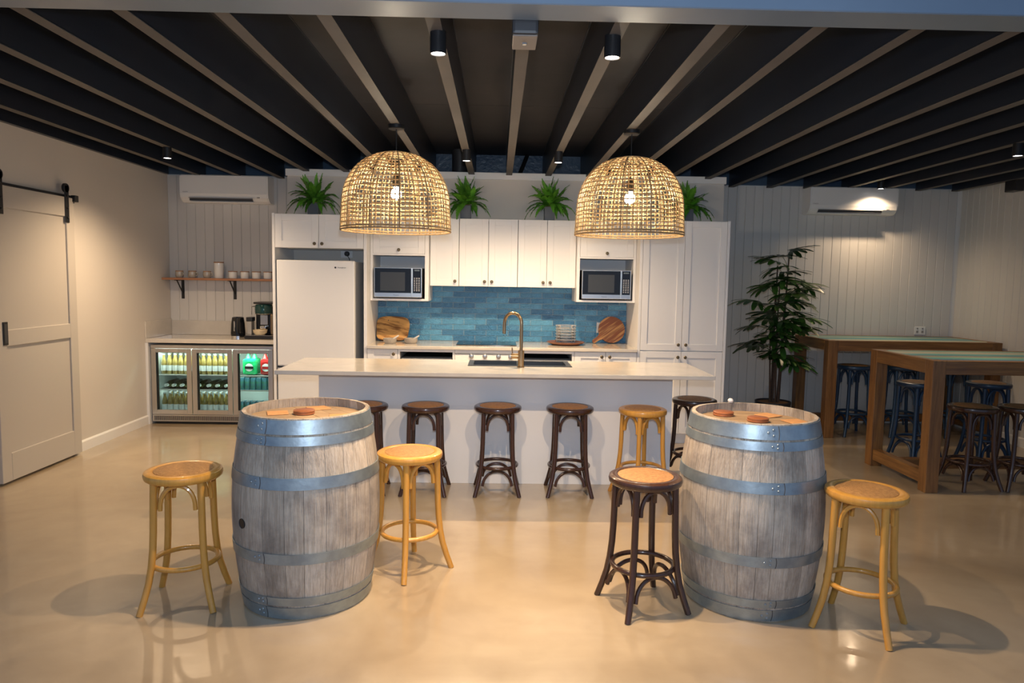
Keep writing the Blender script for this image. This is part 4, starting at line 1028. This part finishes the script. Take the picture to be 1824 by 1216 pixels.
# ------------------------------------------------------------------ palm
def fan_mesh(seed, n=9):
    rg = random.Random(seed); b = MB(); L0 = .275
    for i in range(n):
        a = rad(-96 + 192 * i / (n - 1)) + rg.uniform(-.06, .06); L = L0 * (1 - .22 * abs(i - (n - 1) / 2) / (n / 2)) * rg.uniform(.88, 1.08); w_ = rg.uniform(.015, .022)
        d = Vector((cos(a), sin(a), 0)); s_ = Vector((-sin(a), cos(a), 0)); prev = None; k_ = 5
        dr = rg.uniform(.35, .75)
        for k in range(k_ + 1):
            u = k / k_; ww = w_ * (0.35 + .9 * sin(PI * min(u * .62 + .08, 1))) * (1 if u < .9 else .55)
            c = d * L * u * (1 - .12 * dr * u) + Vector((0, 0, .03 * u - dr * L * .62 * u * u))
            row_ = [b.bm.verts.new(c - s_ * ww), b.bm.verts.new(c + Vector((0, 0, -.003))), b.bm.verts.new(c + s_ * ww)]
            if prev: b._face([prev[0], prev[1], row_[1], row_[0]], True); b._face([prev[1], prev[2], row_[2], row_[1]], True)
            prev = row_
    me = b.mesh('palm_leaf'); me.materials.append(m_palm); return me
def palm(cx, cy):
    rg = random.Random(21)
    t = thing('lady_palm', (cx, cy, 0), 'tall potted palm with fan leaves beside the pantry', 'potted palm')
    obj('pot', MB().lathe([(0, 0), (.14, 0), (.15, .01), (.185, .30), (.185, .315), (.172, .315), (.168, .29), (0, .29)], 32, (cx, cy, 0)), m_pot, t)
    obj('soil', MB().lathe([(0, .291), (.167, .291), (.167, .300), (0, .304)], 28, (cx, cy, 0)), m_soil, t)
    fans = [fan_mesh(s) for s in (1, 2, 3, 4)]
    canes = []
    for i in range(9):
        a = 2 * PI * i / 9 + rg.uniform(-.3, .3); r = rg.uniform(.02, .075); h = (1.86, 1.2, 1.45, 1.0, 1.76, 1.1, 1.6, .95, 1.32)[i]
        bx_, by_ = r * cos(a), r * sin(a); lx, ly = rg.uniform(-.02, .02) + bx_ * .5, rg.uniform(-.02, .02) + by_ * .5
        pts = [(cx + bx_ + lx * k / 6, cy + by_ + ly * k / 6, .30 + (h - .30) * k / 6) for k in range(7)]
        obj('cane', MB().tube(pts, [.0105 - .0006 * k for k in range(7)], 7), m_cane, t); canes.append((bx_, by_, lx, ly, h))
    cnt = 0
    for ci, (bx_, by_, lx, ly, h) in enumerate(canes):
        nl = 7
        for k in range(nl):
            z = h - .115 * k - rg.uniform(0, .05)
            if z < .62: continue
            a = ci * 2.4 + k * 2.1 + rg.uniform(-.4, .4)
            if sin(a) > .55: a = -a            # the wall side stays thin
            f = (z - .3) / (h - .3); ox, oy = bx_ + lx * f, by_ + ly * f
            el = rad(rg.uniform(20, 48) if k else 75); pl = rg.uniform(.13, .28) * (1.0 if k else .4)
            if z > 1.6: pl *= .7
            e = Vector((ox + pl * cos(a) * cos(el), oy + pl * sin(a) * cos(el), z + pl * sin(el)))
            st = MB().tube([(cx + ox, cy + oy, z), (cx + (ox + e.x) / 2, cy + (oy + e.y) / 2, (z + e.z) / 2 + .012), (cx + e.x, cy + e.y, e.z)], .0028, 4)
            obj('petiole', st, m_palm, t)
            o = bpy.data.objects.new('palm_leaf', fans[cnt % 4]); C.objects.link(o); o.parent = t; o.location = e
            s = rg.uniform(.95, 1.2); o.scale = (s, s, s)
            o.rotation_euler = (rg.uniform(-.35, .35), rad(8) - el * .35, a); cnt += 1
palm(2.98, 7.50)
for o in bpy.data.objects:
    if o.type == 'MESH' and o.data.users >= 1: pass
